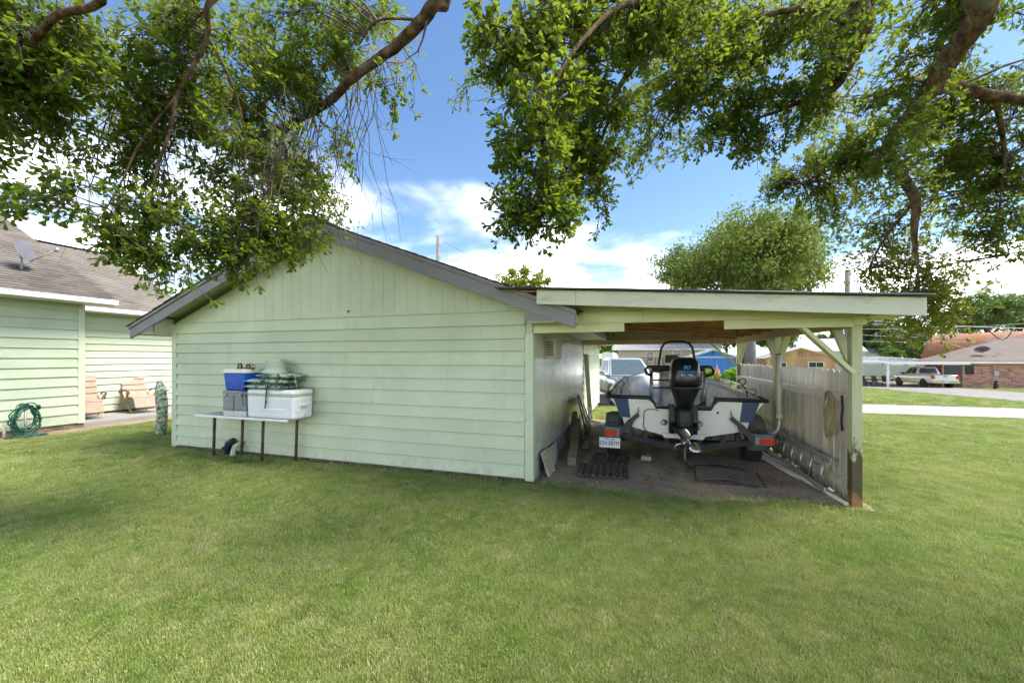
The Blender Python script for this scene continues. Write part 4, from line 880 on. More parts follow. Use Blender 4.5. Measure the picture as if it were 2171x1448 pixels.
MB().tube([(WX + .02, -.55, 2.82), (WX + .1, -.55, 2.78), (WX + .13, -.55, 2.74)], .02, 8).build('soffit_hook', M_PVC, hs_)
sheet('patio_slab', lambda u, v: (-12.84 + 1.7 * u, .80 + 3.6 * v), 2, 6, M_CONC, .10)
tag(MB().box(-12.84, -11.14, .8, 4.4, -.1, .098).build('patio_edge', M_CONC, None, .01), None, None, None, 'structure')
sheet('bare_soil_bed', lambda u, v: (-11.1 + (.75 + .1 * math.sin(v * 17)) * u, -3.2 + 8.0 * v), 4, 30, mat('dry_soil', (.30, .22, .14), .9, var=.25, scale=4, bump=.5, dirt=((.14, .10, .06), 5, .5, .7)), .012)
# dish on the roof
d0 = at(48, 560, 8.6); dzr = 3.02 + HS * (XE1 - d0.x)
ds = thing('satellite_dish', 'dark grey satellite dish on the brown shingle roof next door', 'satellite dish', (d0.x, d0.y, dzr))
foot = Vector((d0.x - .05, d0.y, dzr + .0)); hub = foot + Vector((.02, -.02, .34)); nrm = Vector((.75, .55, .35)).normalized()
M_DISH = mat('grey_dish', (.14, .135, .15), .5, var=.12, scale=6, bump=.03)
MB().beam(foot + Vector((-.1, 0, -.02)), foot + Vector((.12, 0, -.08)), .12, .012).build('foot_plate', M_GALV, ds)
MB().tube([foot, foot + Vector((0, 0, .2)), hub], .022, 8).build('mast', M_GALV, ds)
def dish(parent, hub, nrm, r, m, depth=.09):
    a = nrm.cross(Vector((0, 0, 1))).normalized(); b = a.cross(nrm); q = MB()
    q.loft([[hub + (a * math.cos(t) * 1.0 + b * math.sin(t)) * r * u + nrm * (depth * u * u) for t in np.linspace(0, 2 * math.pi, 28, endpoint=False)] for u in (.02, .4, .7, .9, 1)], True, True); o = q.build('reflector', m, parent); o.modifiers.new('s', 'SOLIDIFY').thickness = .01
    return a, b
a_, b_ = dish(ds, hub + Vector((0, 0, .07)), nrm, .27, M_DISH)
tip = hub + nrm * .62 + b_ * -.05
MB().tube([hub - b_ * .24 + nrm * .06 + Vector((0, 0, .07)), tip], .015, 6).build('feed_arm', M_GALV, ds)
MB().lathe([(.0, -.05), (.035, -.05), (.04, .04), (.02, .06)], tip, 'z', 10).build('receiver', M_GALV, ds)
# garden hose on its stand
hp = at(85, 930, 7.95); hp.z = gz(hp.x, hp.y); hp.x = -10.78
hz = thing('garden_hose', 'coiled green garden hose hung on a short stand by the house wall', 'hose', (hp.x, hp.y, 0))
M_HOSE = mat('green_hose', (.018, .10, .062), .4, var=.2, scale=6, bump=.03)
MB().tube([(hp.x, hp.y, -.05), (hp.x, hp.y, .62)], .02, 8).build('stake', M_GALV, hz)
MB().tube([(hp.x + .01, hp.y + .12 * math.cos(t), .6 + .07 * math.sin(t)) for t in np.linspace(.0, math.pi, 9)], .018, 8).build('hanger', M_GALV, hz)
MB().lathe([(0, .0), (.05, .0), (.055, .03), (.02, .05)], (hp.x, hp.y + .17, .6), 'y', 12).build('nozzle', M_BLACK, hz)
rnd = random.Random(9)
for k in range(10):
    w, h = rnd.uniform(.12, .22), rnd.uniform(.24, .31); o_ = rnd.uniform(-.03, .05); cy = hp.y + rnd.uniform(-.05, .05); dx = rnd.uniform(-.05, .07)
    ph = [rnd.uniform(-.02, .02) for _ in range(26)]
    MB().tube([(hp.x + dx + .03 * math.cos(t) + ph[i] * .5, cy + w * math.sin(t) * (1.1 - .35 * math.cos(t)) + ph[i], .67 - h + h * math.cos(t) + o_) for i, t in enumerate(np.linspace(0, 2 * math.pi, 26))], .0125, 8, False).build('hose_loop', M_HOSE, hz)
for k in range(3): MB().tube([(hp.x + .08 + .12 * math.sin(t * 1.3 + k), hp.y + .27 * math.cos(t) * (1 - .08 * k), .03 + .01 * k) for t in np.linspace(0, 5.6, 22)], .0125, 8).build('hose_loop', M_HOSE, hz)
pq = at(18, 925, 7.9)
tag(MB().tube([(-10.95, pq.y, -.05), (-10.95, pq.y, .20), (-10.96, pq.y - .04, .245), (-11.06, pq.y - .14, .18), (-11.1, pq.y - .2, .12)], .026, 10).build('stand_pipe', M_PVC), 'grey plastic stand pipe bent over by the house foundation', 'pipe')
# recliner chairs on the patio
M_CUSH = mat('beige_cushion', (.34, .25, .195), .85, var=.1, scale=9, bump=.3); M_WOODF = m_wood('light_wood_frame', (.42, .26, .13), (.58, .40, .22), (3, 30, 30), .6); M_ARM = mat('grey_armrest', (.10, .10, .095), .5)
def recliner(x, y, rz, label):
    c = thing('reclining_chair', label, 'chair', (x, y, .105), R(rz), 'cushioned chairs on the patio', False)
    for s in (-1, 1):
        MB().beam((-.42, s * .29, .0), (.30, s * .29, .60), .03, .022).build('leg', M_WOODF, c); MB().beam((.38, s * .27, .0), (-.26, s * .27, .56), .03, .022).build('leg', M_WOODF, c)
        MB().tube([(-.34, s * .33, .56), (-.1, s * .33, .63), (.2, s * .33, .64), (.34, s * .33, .60)], .022, 8).build('armrest', M_ARM, c)
        MB().tube([(.26, s * .33, .62), (.2, s * .32, .46)], .014, 6).build('arm_strut', M_ARM, c)
    bk = MB()
    for k in range(4):
        p = Vector((-.22 - .1 * k, 0, .42 + .155 * k)); q = p + Vector((-.10, 0, .15)); bk.beam(p, q, .54, .09, (1, 0, .6))
    bk.build('back_cushion', M_CUSH, c, .035, 3)
    MB().tube([(-.62, -.26, 1.0), (-.62, .26, 1.0)], .075, 12).build('head_roll', M_CUSH, c)
    st = MB()
    for k in range(3): st.box(-.24 + .22 * k, -.03 + .22 * k, -.27, .27, .37, .46)
    st.build('seat_cushion', M_CUSH, c, .03, 3)
    MB().beam((.42, 0, .40), (.56, 0, .14), .52, .07, (1, 0, .5)).build('leg_rest', M_CUSH, c, .03, 3)
recliner(-12.35, 2.55, -12, 'beige cushioned reclining chair with grey arms in full sun on the patio')
recliner(-12.25, 1.35, -18, 'beige cushioned reclining chair half hidden by the wing corner')
cb_ = at(342, 880, 8.3)
cg = thing('camouflage_bag', 'tall camouflage chair bag standing behind the garage corner', 'bag', (cb_.x, cb_.y, 0))
def bagring(r, z, dx=0): return [(cb_.x + dx + r * math.cos(t), cb_.y + r * math.sin(t), z) for t in np.linspace(0, 2 * math.pi, 14, endpoint=False)]
MB().loft([bagring(.08, .01), bagring(.10, .1), bagring(.09, .45, .03), bagring(.105, .75, .01), bagring(.09, 1.0, -.03), bagring(.06, 1.12, -.04), bagring(.025, 1.18, -.05)]).build('sack', M_CAMO, cg)
for zz_ in (.3, .62, .95): MB().tube([(cb_.x + .02 + .104 * math.cos(t), cb_.y + .104 * math.sin(t), zz_) for t in np.linspace(0, 2 * math.pi, 15)], .014, 6, False).build('strap', mat('tan_strap', (.45, .25, .14), .8), cg)
# ------------------------------------------------------------------ vehicles
def pickup(name, label, loc, rz, paint, rear_view):
    t = thing(name, label, 'pickup truck', loc, rz, None, False)
    secs = [(-2.85, .93, .55, 1.10), (-2.80, .97, .48, 1.24), (-1.0, 1.0, .42, 1.24), (-.62, 1.0, .42, 1.22), (1.25, 1.0, .42, 1.17), (1.35, .99, .42, 1.14), (2.3, .97, .44, 1.08), (2.68, .94, .50, 1.02), (2.82, .86, .55, .92)]
    b = MB(); rg = []
    for x, w, zb, zt in secs:
        h = zt - zb; hlf = [(w * .93, zb), (w, zb + h * .25), (w, zb + h * .72), (w * .97, zb + h * .9), (w * .90, zt)]
        rg.append([(x, a, z) for a, z in hlf] + [(x, -a, z) for a, z in reversed(hlf)])
    b.loft(rg, True, True); b.build('body', paint, t, .02, 2)
    # greenhouse
    bl = [(-.70, .93), (1.38, .93)]; B = [(-.70, -.92, 1.20), (1.42, -.92, 1.15), (1.42, .92, 1.15), (-.70, .92, 1.20)]; T = [(-.52, -.70, 1.87), (.58, -.70, 1.87), (.58, .70, 1.87), (-.52, .70, 1.87)]
    T2 = [(-.40, -.60, 1.91), (.42, -.60, 1.91), (.42, .60, 1.91), (-.40, .60, 1.91)]
    MB().loft([B, T, T2], True, True, False).build('cab', paint, t, .03, 2)
    def win(i, u0, u1, v0, v1, nm):
        a, b_, c, d = Vector(B[i]), Vector(B[(i + 1) % 4]), Vector(T[(i + 1) % 4]), Vector(T[i])
        f = lambda u, v: (a.lerp(b_, u)).lerp(d.lerp(c, u), v); n = (b_ - a).cross(d - a).normalized()
        cen = f(.5, .5); mid = Vector((.3, 0, 1.5)); n = n if n.dot(cen - mid) > 0 else -n
        MB().prism([f(u0, v0) + n * .004, f(u1, v0) + n * .004, f(u1, v1) + n * .004, f(u0, v1) + n * .004], n * .01).build(nm, glass, t)
    glass = mat('vehicle_glass', (.06, .085, .095), .05, 0, .7, var=.1, bump=0)
    for i in (0, 2):
        e = (lambda u: u) if i == 0 else (lambda u: 1 - u)
        for u0, u1 in ((.06, .44), (.50, .83)): win(i, min(e(u0), e(u1)), max(e(u0), e(u1)), .12, .88, 'side_window')
    win(1, .06, .94, .06, .93, 'windscreen'); win(3, .10, .90, .15, .88, 'rear_window')
    for s in (-1, 1):
        for x in (-1.75, 1.88):
            MB().lathe([(.44, -.14), (.46, .0), (.455, .012)] if s > 0 else [(.455, -.012), (.46, 0), (.44, .14)], (x, s * 1.0, .42), 'y', 24).build('wheel_arch', M_BLACK, t)
            wheel(t, (x, s * .90, .40), .40, .26, 'y', M_CHROME, .66, outer=s)
        MB().box(-.75 + 1.55, -.75 + 1.83, s * 1.02 if s > 0 else -1.24, 1.24 if s > 0 else s * 1.02, 1.18, 1.36).build('mirror', M_BLACK if rear_view else paint, t, .04, 3)
        MB().box(2.55, 2.80, *( (.62, .93) if s > 0 else (-.93, -.62)), .80, .98).build('headlight', mat('headlight_lens', (.55, .56, .56), .1, var=.1, bump=0, coat=.8), t, .03)
        MB().box(-2.875, -2.72, *((.74, .985) if s > 0 else (-.985, -.74)), .86, 1.18).build('tail_light', M_RED, t, .015)
        for x in (-.12, .95): MB().box(x, x + .16, *((1.0, 1.02) if s > 0 else (-1.02, -1.0)), 1.0, 1.035).build('door_handle', M_CHROME, t, .005)
        for x in (-.65, .42, 1.30): MB().box(x, x + .012, *((.998, 1.004) if s > 0 else (-1.004, -.998)), .5, 1.14).build('door_seam', M_BLACK, t)
        MB().box(-.7, 1.4, *((.93, 1.03) if s > 0 else (-1.03, -.93)), .38, .43).build('side_step', M_CHROME if rear_view else M_BLACK, t, .01)
    MB().box(-2.858, -2.845, -.72, .72, .74, 1.20).build('tailgate', paint, t, .004)
    MB().box(-2.868, -2.855, -.14, .14, 1.08, 1.15).build('tailgate_handle', M_BLACK, t, .004)
    MB().box(-3.0, -2.84, -.97, .97, .48, .70).build('rear_bumper', M_CHROME, t, .03)
    pl_ = MB().box(-3.012, -3.0, -.16, .16, .52, .66).build('number_plate', mat('plate_white', (.66, .68, .68), .45), t)
    MB().box(-2.72, -.78, -.86, .86, 1.235, 1.25).build('bed_cover', M_BLACK, t, .004)
    MB().box(2.80, 2.95, -.93, .93, .48, .66).build('front_bumper', M_CHROME, t, .04)
    MB().box(2.815, 2.86, -.55, .55, .70, .97).build('grille', M_BLACK, t, .02)
    for z in (.77, .85, .92): MB().box(2.86, 2.875, -.54, .54, z, z + .02).build('grille_bar', M_CHROME, t, .004)
    if rear_view: MB().box(-2.872, -2.858, -.10, .10, .96, 1.0).build('emblem', mat('gold_emblem', (.55, .38, .08), .3, .6, bump=0), t, .004)
    return t
silver = mat('silver_car_paint', (.27, .29, .31), .28, .55, var=.04, scale=2, bump=0, coat=.6)
sv = pickup('pickup_truck', 'silver pickup truck parked nose-on beyond the carport on the lane', (.64, 13.5, gz(.64, 13.5) + .035), math.atan2(-.9526, .3028), silver, False)
M_AMBER = mat('amber_lens', (.65, .16, .02), .3, bump=0)
MB().box(1.075, 1.085, -1.22, -1.06, 1.19, 1.23).build('turn_signal', M_AMBER, sv)
wp = pickup('pickup_truck', 'white pickup truck parked under the flat white canopy by the brick house', (27.95, 43.6, gz(27.95, 43.6) + .03), R(90), mat('white_car_paint', (.78, .78, .75), .28, 0, .5, var=.04, scale=2, bump=0, coat=.6), True)

# ------------------------------------------------------------------ houses beyond
def windows(parent, lst, y, frame=M_WHITE, grid=(2, 3), axis='y'):
    for x0, x1, z0, z1 in lst:
        f = MB(); e = .06
        f.box(x0 - e, x1 + e, y - .05, y - .01, z0 - e, z0); f.box(x0 - e, x1 + e, y - .05, y - .01, z1, z1 + e); f.box(x0 - e, x0, y - .05, y - .01, z0, z1); f.box(x1, x1 + e, y - .05, y - .01, z0, z1)
        w = f.build('window', frame, parent); MB().box(x0, x1, y - .03, y - .012, z0, z1).build('pane', M_DGLASS, w)
        for k in range(1, grid[0]): xx = x0 + (x1 - x0) * k / grid[0]; MB().box(xx - .015, xx + .015, y - .045, y - .031, z0, z1).build('muntin', frame, w)
        for k in range(1, grid[1]): zz_ = z0 + (z1 - z0) * k / grid[1]; MB().box(x0, x1, y - .044, y - .032, zz_ - .015, zz_ + .015).build('muntin', frame, w)
bh = thing('house', 'long beige house with grey roof seen through the carport', 'house', (4.5, 47, gz(4, 44)))
HY0 = 43.7
MB().box(-.85, 9.6, HY0, HY0 + 8, -.5, 2.66).build('wall', mat('beige_siding', (.50, .44, .33), .6, var=.05, scale=1, bump=.25, bscale=6, stretch=(.2, .2, 6)), bh)
rf = MB(); rf.prism([(-1.5, HY0 - .6, 2.62), (-1.5, HY0 + 4, 4.3), (-1.5, HY0 + 8.6, 2.62)], (11.8, 0, 0)); rf.build('roof', mat('grey_roof', (.30, .29, .29), .9, var=.2, scale=3, bump=.4), bh)
MB().box(-1.5, 10.3, HY0 - .64, HY0 - .60, 2.5, 2.66).build('fascia', M_WHITE, bh)
windows(bh, [(2.45, 3.10, 1.35, 2.3)], HY0, M_WHITE, (1, 2)); windows(bh, [(5.3, 6.05, 1.55, 2.45)], HY0, M_WHITE, (2, 3))
dk = thing('wooden_deck', 'raised brown timber deck with railings before the beige house', 'deck', (0, 38.5, gz(0, 38)))
M_DKW = m_wood('brown_deck_wood', (.16, .11, .07), (.30, .22, .15), (3, 30, 30), .8)
for k in range(11): MB().box(-2.4, 3.9, 37.4 + k * .28, 37.4 + k * .28 + .27, .62, .67).build('deck_plank', M_DKW, dk)
for k in range(9): MB().box(-2.4 + k * .78, -2.28 + k * .78, 37.4, 37.52, -.4, 1.6).build('deck_post', M_DKW, dk)
for z in (1.05, 1.3, 1.55): MB().box(-2.4, 3.95, 37.36, 37.40, z, z + .09).build('deck_rail', M_DKW, dk)
MB().box(-2.4, 3.95, 37.37, 37.4, .42, .615).build('skirt_board', M_DKW, dk)
hp_ = at(1288, 757, 41)
bb = thing('basketball_hoop', 'basketball stand with fan-shaped white backboard by the deck', 'basketball hoop', (hp_.x, hp_.y, gz(hp_.x, hp_.y)))
g0 = gz(hp_.x, hp_.y)
MB().tube([(hp_.x, hp_.y, g0), (hp_.x, hp_.y, 1.6)], .06, 8).build('pole', M_GALV, bb)
MB().prism([(hp_.x + .62 * math.cos(t) * (1 if math.sin(t) > -.2 else .8), hp_.y - .1, 1.75 + .5 * math.sin(t)) for t in np.linspace(-.6, math.pi + .6, 16)], (0, .05, 0)).build('backboard', M_WHITE, bb)
MB().tube([(hp_.x + .22 * math.cos(t), hp_.y - .35 + .22 * math.sin(t), 1.45) for t in np.linspace(0, 6.283, 15)], .02, 6, False).build('rim', M_RED, bb)
MB().lathe([(.2, -.25), (.45, -.22), (.5, 0), (.45, .22), (.2, .25)], (hp_.x - .25, hp_.y - .3, g0 + .5), 'y', 16).build('tyre_ballast', M_TYRE, bb)
def shed(name, label, x0, x1, y, d, z0, ze, zr_, m, trim, roofm, plank, overhang=.25, base=True):
    t = thing(name, label, 'shed', ((x0 + x1) / 2, y + d / 2, z0)); xc = (x0 + x1) / 2; rnd = random.Random(hash(name) % 99)
    MB().prism([(x0, y + .02, z0), (x1, y + .02, z0), (x1, y + .02, ze), (xc, y + .02, zr_), (x0, y + .02, ze)], (0, d, 0)).build('wall', m, t)
    x = x0
    while x < x1 - .01:
        x2 = min(x + plank, x1); zt = lambda q: ze + (zr_ - ze) * (1 - abs(q - xc) / ((x1 - x0) / 2)) - .02
        MB().prism([(x, y, z0), (x2 - .012, y, z0), (x2 - .012, y, zt(x2 - .012))] + ([(xc, y, zt(xc))] if x < xc < x2 - .012 else []) + [(x, y, zt(x))], (0, .018, 0)).build('wall_plank', m, t); x += plank
    for s in (-1, 1):
        xe = xc + s * ((x1 - x0) / 2 + overhang); zz_ = ze - (zr_ - ze) * overhang / ((x1 - x0) / 2)
        MB().prism([(xc, y - .2, zr_ + .06), (xe, y - .2, zz_ + .06), (xe, y - .2, zz_), (xc, y - .2, zr_)], (0, d + .4, 0)).build('roof', roofm, t)
        MB().prism([(xc, y - .225, zr_ + .065), (xe, y - .225, zz_ + .065), (xe, y - .225, zz_ - .07), (xc, y - .225, zr_ - .07)], (0, .024, 0)).build('rake_trim', trim, t)
    MB().box(x0 - .02, x1 + .02, y - .03, y - .001, ze - .06, ze + .05).build('band_trim', trim, t)
    for xx in (x0, x1): MB().box(xx - .05, xx + .05, y - .03, y - .001, z0, ze - .062).build('corner_trim', trim, t)
    text('G', M_INK, t, .42, facing((xc, y - .012, ze + (zr_ - ze) * .52), 90), .01)
    return t
M_SHB = mat('blue_shed_paint', (.05, .20, .52), .5, var=.08, scale=2, bump=.15, orand=.06)
M_SHW = m_wood('raw_shed_cladding', (.38, .21, .09), (.66, .44, .22), (12, 12, 1.5), .8, .18)
bs = at(1512, 800, 34); b2 = at(1697, 800, 41)
shed('garden_shed', 'bright blue garden shed with the letter G on its gable', bs.x - 1.95, bs.x + 1.95, bs.y, 3, -.35, 1.68, 2.32, M_SHB, mat('pale_blue_trim', (.45, .58, .70), .5), mat('shed_roof_shingle', (.28, .27, .26), .9), .3)
ws = shed('garden_shed', 'raw timber shed with the letter G above the grey fence', b2.x - 3.0, b2.x + 3.0, b2.y, 5, -1.1, 1.62, 2.62, M_SHW, M_SHW, mat('bare_metal_roof', (.55, .54, .52), .4, .4), .3, .3)
windows(ws, [(b2.x + .75, b2.x + 2.0, .65, 1.15), (b2.x - 2.4, b2.x - 1.3, .6, 1.1)], b2.y - .01, M_WHITE, (2, 1))
def far_house(label, x0, x1, y, ze, zr_, wins, ridge_x=True):
    t = thing('house', label, 'house', ((x0 + x1) / 2, y + 4, -1.2)); mw = mat('white_house_siding', (.66, .67, .66), .6, var=.04, scale=1, bump=.1)
    MB().box(x0, x1, y, y + 8, -1.4, ze).build('wall', mw, t)
    MB().prism([(x0 - .5, y - .5, ze), (x0 - .5, y + 4, zr_), (x0 - .5, y + 8.5, ze)], (x1 - x0 + 1, 0, 0)).build('roof', mat('light_grey_roof', (.33, .32, .32), .9, var=.15, scale=2), t)
    windows(t, wins, y, M_WHITE, (2, 2)); return t
h1 = at(1745, 757, 66); far_house('white house with grey roof rising behind the timber shed', h1.x - 4.5, h1.x + 5.5, h1.y, 2.7, 5.0, [(h1.x - 2.2, h1.x - 1.2, 1.0, 2.2), (h1.x + .6, h1.x + 2.0, 1.0, 2.2), (h1.x + 3.4, h1.x + 4.4, 1.0, 2.2)])
h2 = at(1838, 757, 84); far_house('small white house far off between the post and the woods', h2.x - 3, h2.x + 2.6, h2.y, 2.6, 3.9, [(h2.x - .3, h2.x + 1.0, 1.0, 2.0), (h2.x + 1.3, h2.x + 2.0, 1.0, 2.0)])
# brick house, canopy, barrel roof
def m_brick():
    t = NT('mottled_brick'); v = t.coord('Object', (1, 1, 1)); sp = t.n('ShaderNodeSeparateXYZ'); t.l(v, sp.inputs[0]); cmb = t.n('ShaderNodeCombineXYZ'); t.l(sp.outputs[0], cmb.inputs[0]); t.l(sp.outputs[2], cmb.inputs[1])
    b = t.n('ShaderNodeTexBrick'); t.l(cmb.outputs[0], b.inputs['Vector']); b.inputs['Color1'].default_value = (.52, .23, .16, 1); b.inputs['Color2'].default_value = (.13, .05, .04, 1); b.inputs['Mortar'].default_value = (.55, .42, .35, 1)
    b.inputs['Scale'].default_value = 1; b.inputs['Brick Width'].default_value = .42; b.inputs['Row Height'].default_value = .13; b.inputs['Mortar Size'].default_value = .014; b.inputs['Bias'].default_value = -.15
    c = t.mix(t.rng(t.noise(v, .8, 4), .45, .65, 0, .35), b.outputs['Color'], (.5, .27, .2)); t.bsdf(c, .9, 0, .2, t.bump(b.outputs['Fac'], -.5, .02)); return t.m
M_BRICK = m_brick()
kh = thing('brick_house', 'low pink and dark brick house with brown hip roof', 'house', (40, 50, -1.2))
KX, KY, KE = 29.3, 43.5, 1.25; gb = -1.35
MB().box(KX, 60, KY, KY + 2.4, gb, KE - .02).build('brick_wall', M_BRICK, kh)
MB().box(KX - .01, 60, KY - .03, KY - .002, KE - .28, KE - .03).build('soldier_course', mat('tan_brick_course', (.36, .25, .14), .9, var=.3, scale=8, stretch=(4, 1, 1)), kh)
d_ = 14; mr = mat('brown_hip_roof', (.115, .088, .072), .9, var=.2, scale=1.5, bump=.3, stretch=(1, 1, 1), dirt=((.17, .14, .12), 1.2, .55, .4))
q = MB(); q.add([(KX - .4, KY - .5, KE), (60, KY - .5, KE), (60, KY - .5 + d_, KE + .19 * d_), (KX - .4 + d_, KY - .5 + d_, KE + .19 * d_), (KX - .4, KY + 3.2, KE)], [(0, 1, 2, 3), (0, 3, 4)]); o = q.build('roof', mr, kh); o.modifiers.new('s', 'SOLIDIFY').thickness = .06
MB().box(KX - .4, 60, KY - .54, KY - .50, KE - .16, KE + .02).build('fascia', M_WHITE, kh)
MB().box(33.05, 33.1, KY - .06, KY - .02, -.3, KE - .3).build('conduit', M_GALV, kh); MB().box(KX + .15, KX + 1.5, KY - .025, KY - .004, gb + .2, KE - .35).build('door', mat('dark_door', (.06, .05, .05), .5), kh)
MB().box(31.0, 31.65, KY - .03, KY - .004, .05, .95).build('window', M_DGLASS, kh)
MB().box(33.0, 33.35, KY - .16, KY - .03, -.05, .4).build('electric_meter', M_GALV, kh, .03)
for x, y, h in ((30.6, 45.4, .25), (36.3, 49, .45)): MB().tube([(x, y, KE + .19 * (y - KY)), (x, y, KE + .19 * (y - KY) + h)], .10, 8).build('roof_vent', M_BLACK, kh)
dd = thing('satellite_dish', 'wide dark satellite dish on the brown roof of the brick house', 'satellite dish', (33.6, 45.6, KE + .5))
MB().tube([(33.6, 45.6, KE + .35), (33.6, 45.6, KE + .95)], .05, 8).build('mast', M_GALV, dd); dish(dd, Vector((33.6, 45.6, KE + 1.05)), Vector((.15, .55, .82)).normalized(), .52, mat('dark_dish', (.10, .10, .10), .5), .2)
MB().tube([(34.0, 45.2, KE + .4), (34.5, 45.2, KE + .7), (34.6, 45.2, KE + .95), (34.4, 45.2, KE + 1.0)], .05, 8).build('feed_arm', M_GALV, dd)
bo = at(2112, 820, 34.5); tag(MB().lathe([(.16, -.05), (.16, .5), (.09, .52), (.09, .62), (.14, .64), (.14, .72)], (bo.x, bo.y, gz(bo.x, bo.y)), 'z', 12).build('standpipe', M_BLACK), 'small black capped standpipe on the drive by the brick wall', 'standpipe')
cn = thing('canopy', 'flat white metal canopy on white posts over the white pickup', 'canopy', (26, 46, -1.1))
M_CAN = mat('white_canopy_metal', (.74, .74, .72), .45, .1, var=.05, scale=.6, bump=.1, stretch=(6, .3, 1))
MB().box(23.3, 29.15, 40, 55, 1.08, 1.2).build('roof_panel', M_CAN, cn, .01); MB().box(23.26, 29.19, 39.95, 39.995, 1.02, 1.29).build('front_fascia', M_WHITE, cn, .01); MB().box(23.2, 23.26, 40, 55, 1.05, 1.27).build('side_fascia', M_WHITE, cn, .01)
for x, y in ((23.45, 40.2), (23.45, 47), (29.0, 52)): MB().box(x, x + .16, y, y + .16, gz(x, y) - .1, 1.07).build('canopy_post', M_WHITE, cn, .01)
wr = at(1905, 760, 48); tag(MB().prism([(wr.x - 2.2, wr.y, 1.0), (wr.x - 1.9, wr.y, 1.8), (wr.x + 4.6, wr.y, 1.25), (wr.x + 4.6, wr.y, 1.0)], (0, 5, 0)).build('lean_to_roof', M_CAN, None, .02), 'sloping white metal roof panel rising behind the flat canopy', 'roof panel')
qh = thing('barrel_roof_building', 'rust-streaked barrel-roofed metal building behind the brick house', 'building', (47.7, 64.4, -1.2))
def m_rustroof():
    t = NT('rusty_barrel_metal'); p = t.pos((.25, .25, .6)); n = t.noise(p, 1.2, 6, .65, .6); f = t.noise(t.pos((2, 6, 2)), 1, 4)
    c = t.ramp(n, [(.22, (.34, .33, .34)), (.36, (.27, .23, .2)), (.44, (.30, .13, .065)), (.75, (.40, .17, .075))]); c = t.mix(t.rng(f, .5, .7, 0, .35), c, (.20, .15, .13)); t.bsdf(c, .65, .2, .3, t.bump(f, .15, .02)); return t.m
M_RB = m_rustroof()
qa, qb = Vector((43.9, 69.5, 0)), Vector((51.5, 59.3, 0)); qd = (qb - qa).normalized(); qn = Vector((-qd.y, qd.x, 0))
def arch(p): return [tuple(p + qn * (4.6 * math.cos(t)) + Vector((0, 0, -1.3 + 6.35 * math.sin(t) ** .9))) for t in np.linspace(.001, math.pi - .001, 25)]
b = MB(); b.loft([arch(qa.lerp(qb, k / 10)) for k in range(11)], False, False); b.build('barrel_roof', M_RB, qh)
for k in range(1, 10): MB().tube([Vector(p) + Vector((0, 0, .012)) for p in arch(qa.lerp(qb, k / 10))], .02, 4, False).build('sheet_seam', M_RB, qh)
for p in (qa + qd * .1, qb - qd * .1): MB().prism(arch(p), qd * .08).build('end_wall', M_RB, qh)
vf = thing('vinyl_fence', 'white vinyl fence panels behind the lawn chairs', 'fence', (30, 62, -1.2))
f0 = at(1800, 800, 57); 
for k in range(36): MB().box(f0.x + k * .42, f0.x + k * .42 + .405, f0.y, f0.y + .03, -1.15, .52).build('vinyl_board', mat('white_vinyl', (.70, .73, .73), .4, var=.03, bump=.02), vf)
for z in (-.95, .45): MB().box(f0.x, f0.x + 15.1, f0.y - .05, f0.y - .005, z, z + .12).build('rail', MATS['white_vinyl'], vf)
for k, (px, lb) in enumerate(((1836, 'dark metal lawn chair nearest the carport post'), (1860, 'dark metal lawn chair in the middle of three'), (1882, 'dark metal lawn chair behind the canopy post'))):
    p = at(px, 818, 38.5); c = thing('lawn_chair', lb, 'chair', (p.x, p.y, gz(p.x, p.y) + .02), R(28), 'lawn chairs across the lane', False)
    MB().box(-.26, .26, -.24, .26, .40, .43).build('seat', M_BLACK, c); MB().beam((0, .22, .45), (0, .36, 1.0), .52, .02, (0, 1, 0)).build('backrest', M_BLACK, c)
    for s in (-1, 1):
        MB().tube([(s * .29, -.26, 0), (s * .29, -.25, .62), (s * .29, .26, .64)], .022, 6).build('leg', M_BLACK, c); MB().tube([(s * .29, .34, 0), (s * .27, .24, .45), (s * .26, .37, 1.0)], .022, 6).build('leg', M_BLACK, c)

# ------------------------------------------------------------------ poles and wires
def pole(px, top, Z, r, label):
    p = at(px, top, Z); t = thing('utility_pole', label, 'utility pole', (p.x, p.y, gz(p.x, p.y)))
    MB().tube([(p.x, p.y, gz(p.x, p.y) - .3), (p.x, p.y, p.z)], [r * 1.15, r * .9], 12).build('shaft', M_GREYBARK, t)
    return t, p
pole(929, 500, 30, .15, 'weathered wooden pole sticking up behind the garage roof')
t2, p2 = pole(1797, 572, 27, .17, 'wooden utility pole behind the carport roof')
def wire(a, b, sag, r, label, m=M_BLACK):
    a, b = Vector(a), Vector(b); tag(MB().tube([a.lerp(b, u) - Vector((0, 0, sag * 4 * u * (1 - u))) for u in np.linspace(0, 1, 15)], r, 5).build('overhead_wire', m), label, 'wire', 'overhead wires')
wire(at(940, 512, 30), at(1110, 590, 46), .3, .012, 'thin wire sloping down from the pole behind the garage')
M_WIRE = mat('pale_wire', (.30, .31, .32), .5, bump=0)
wire(at(1790, 676, 30), at(2330, 700, 24), .15, .03, 'thick service cable highest over the brick house', M_WIRE)
wire(at(1790, 698, 40), at(2300, 676, 42), .3, .015, 'thin wire below the service cable before the woods', M_WIRE)
wire(at(1790, 708, 40), at(2060, 716, 40), .1, .015, 'thin wire third from the top before the woods', M_WIRE)
wire(at(1790, 722, 40), at(2060, 724, 40), .1, .015, 'lowest thin wire before the woods', M_WIRE)
wire(at(1895, 696, 30), at(2110, 752, 40), .1, .014, 'wire slanting down to the dish on the brown roof', M_WIRE)
tr = at(1890, 690, 31); o = tag(MB().beam(tr + Vector((-1.2, 0, .12)), tr + Vector((1.2, -.1, -.12)), .1, .16).build('splice_case', mat('grey_splice', (.26, .26, .26), .5), None, .02), 'grey cable splice case hanging on the service cable', 'splice case')
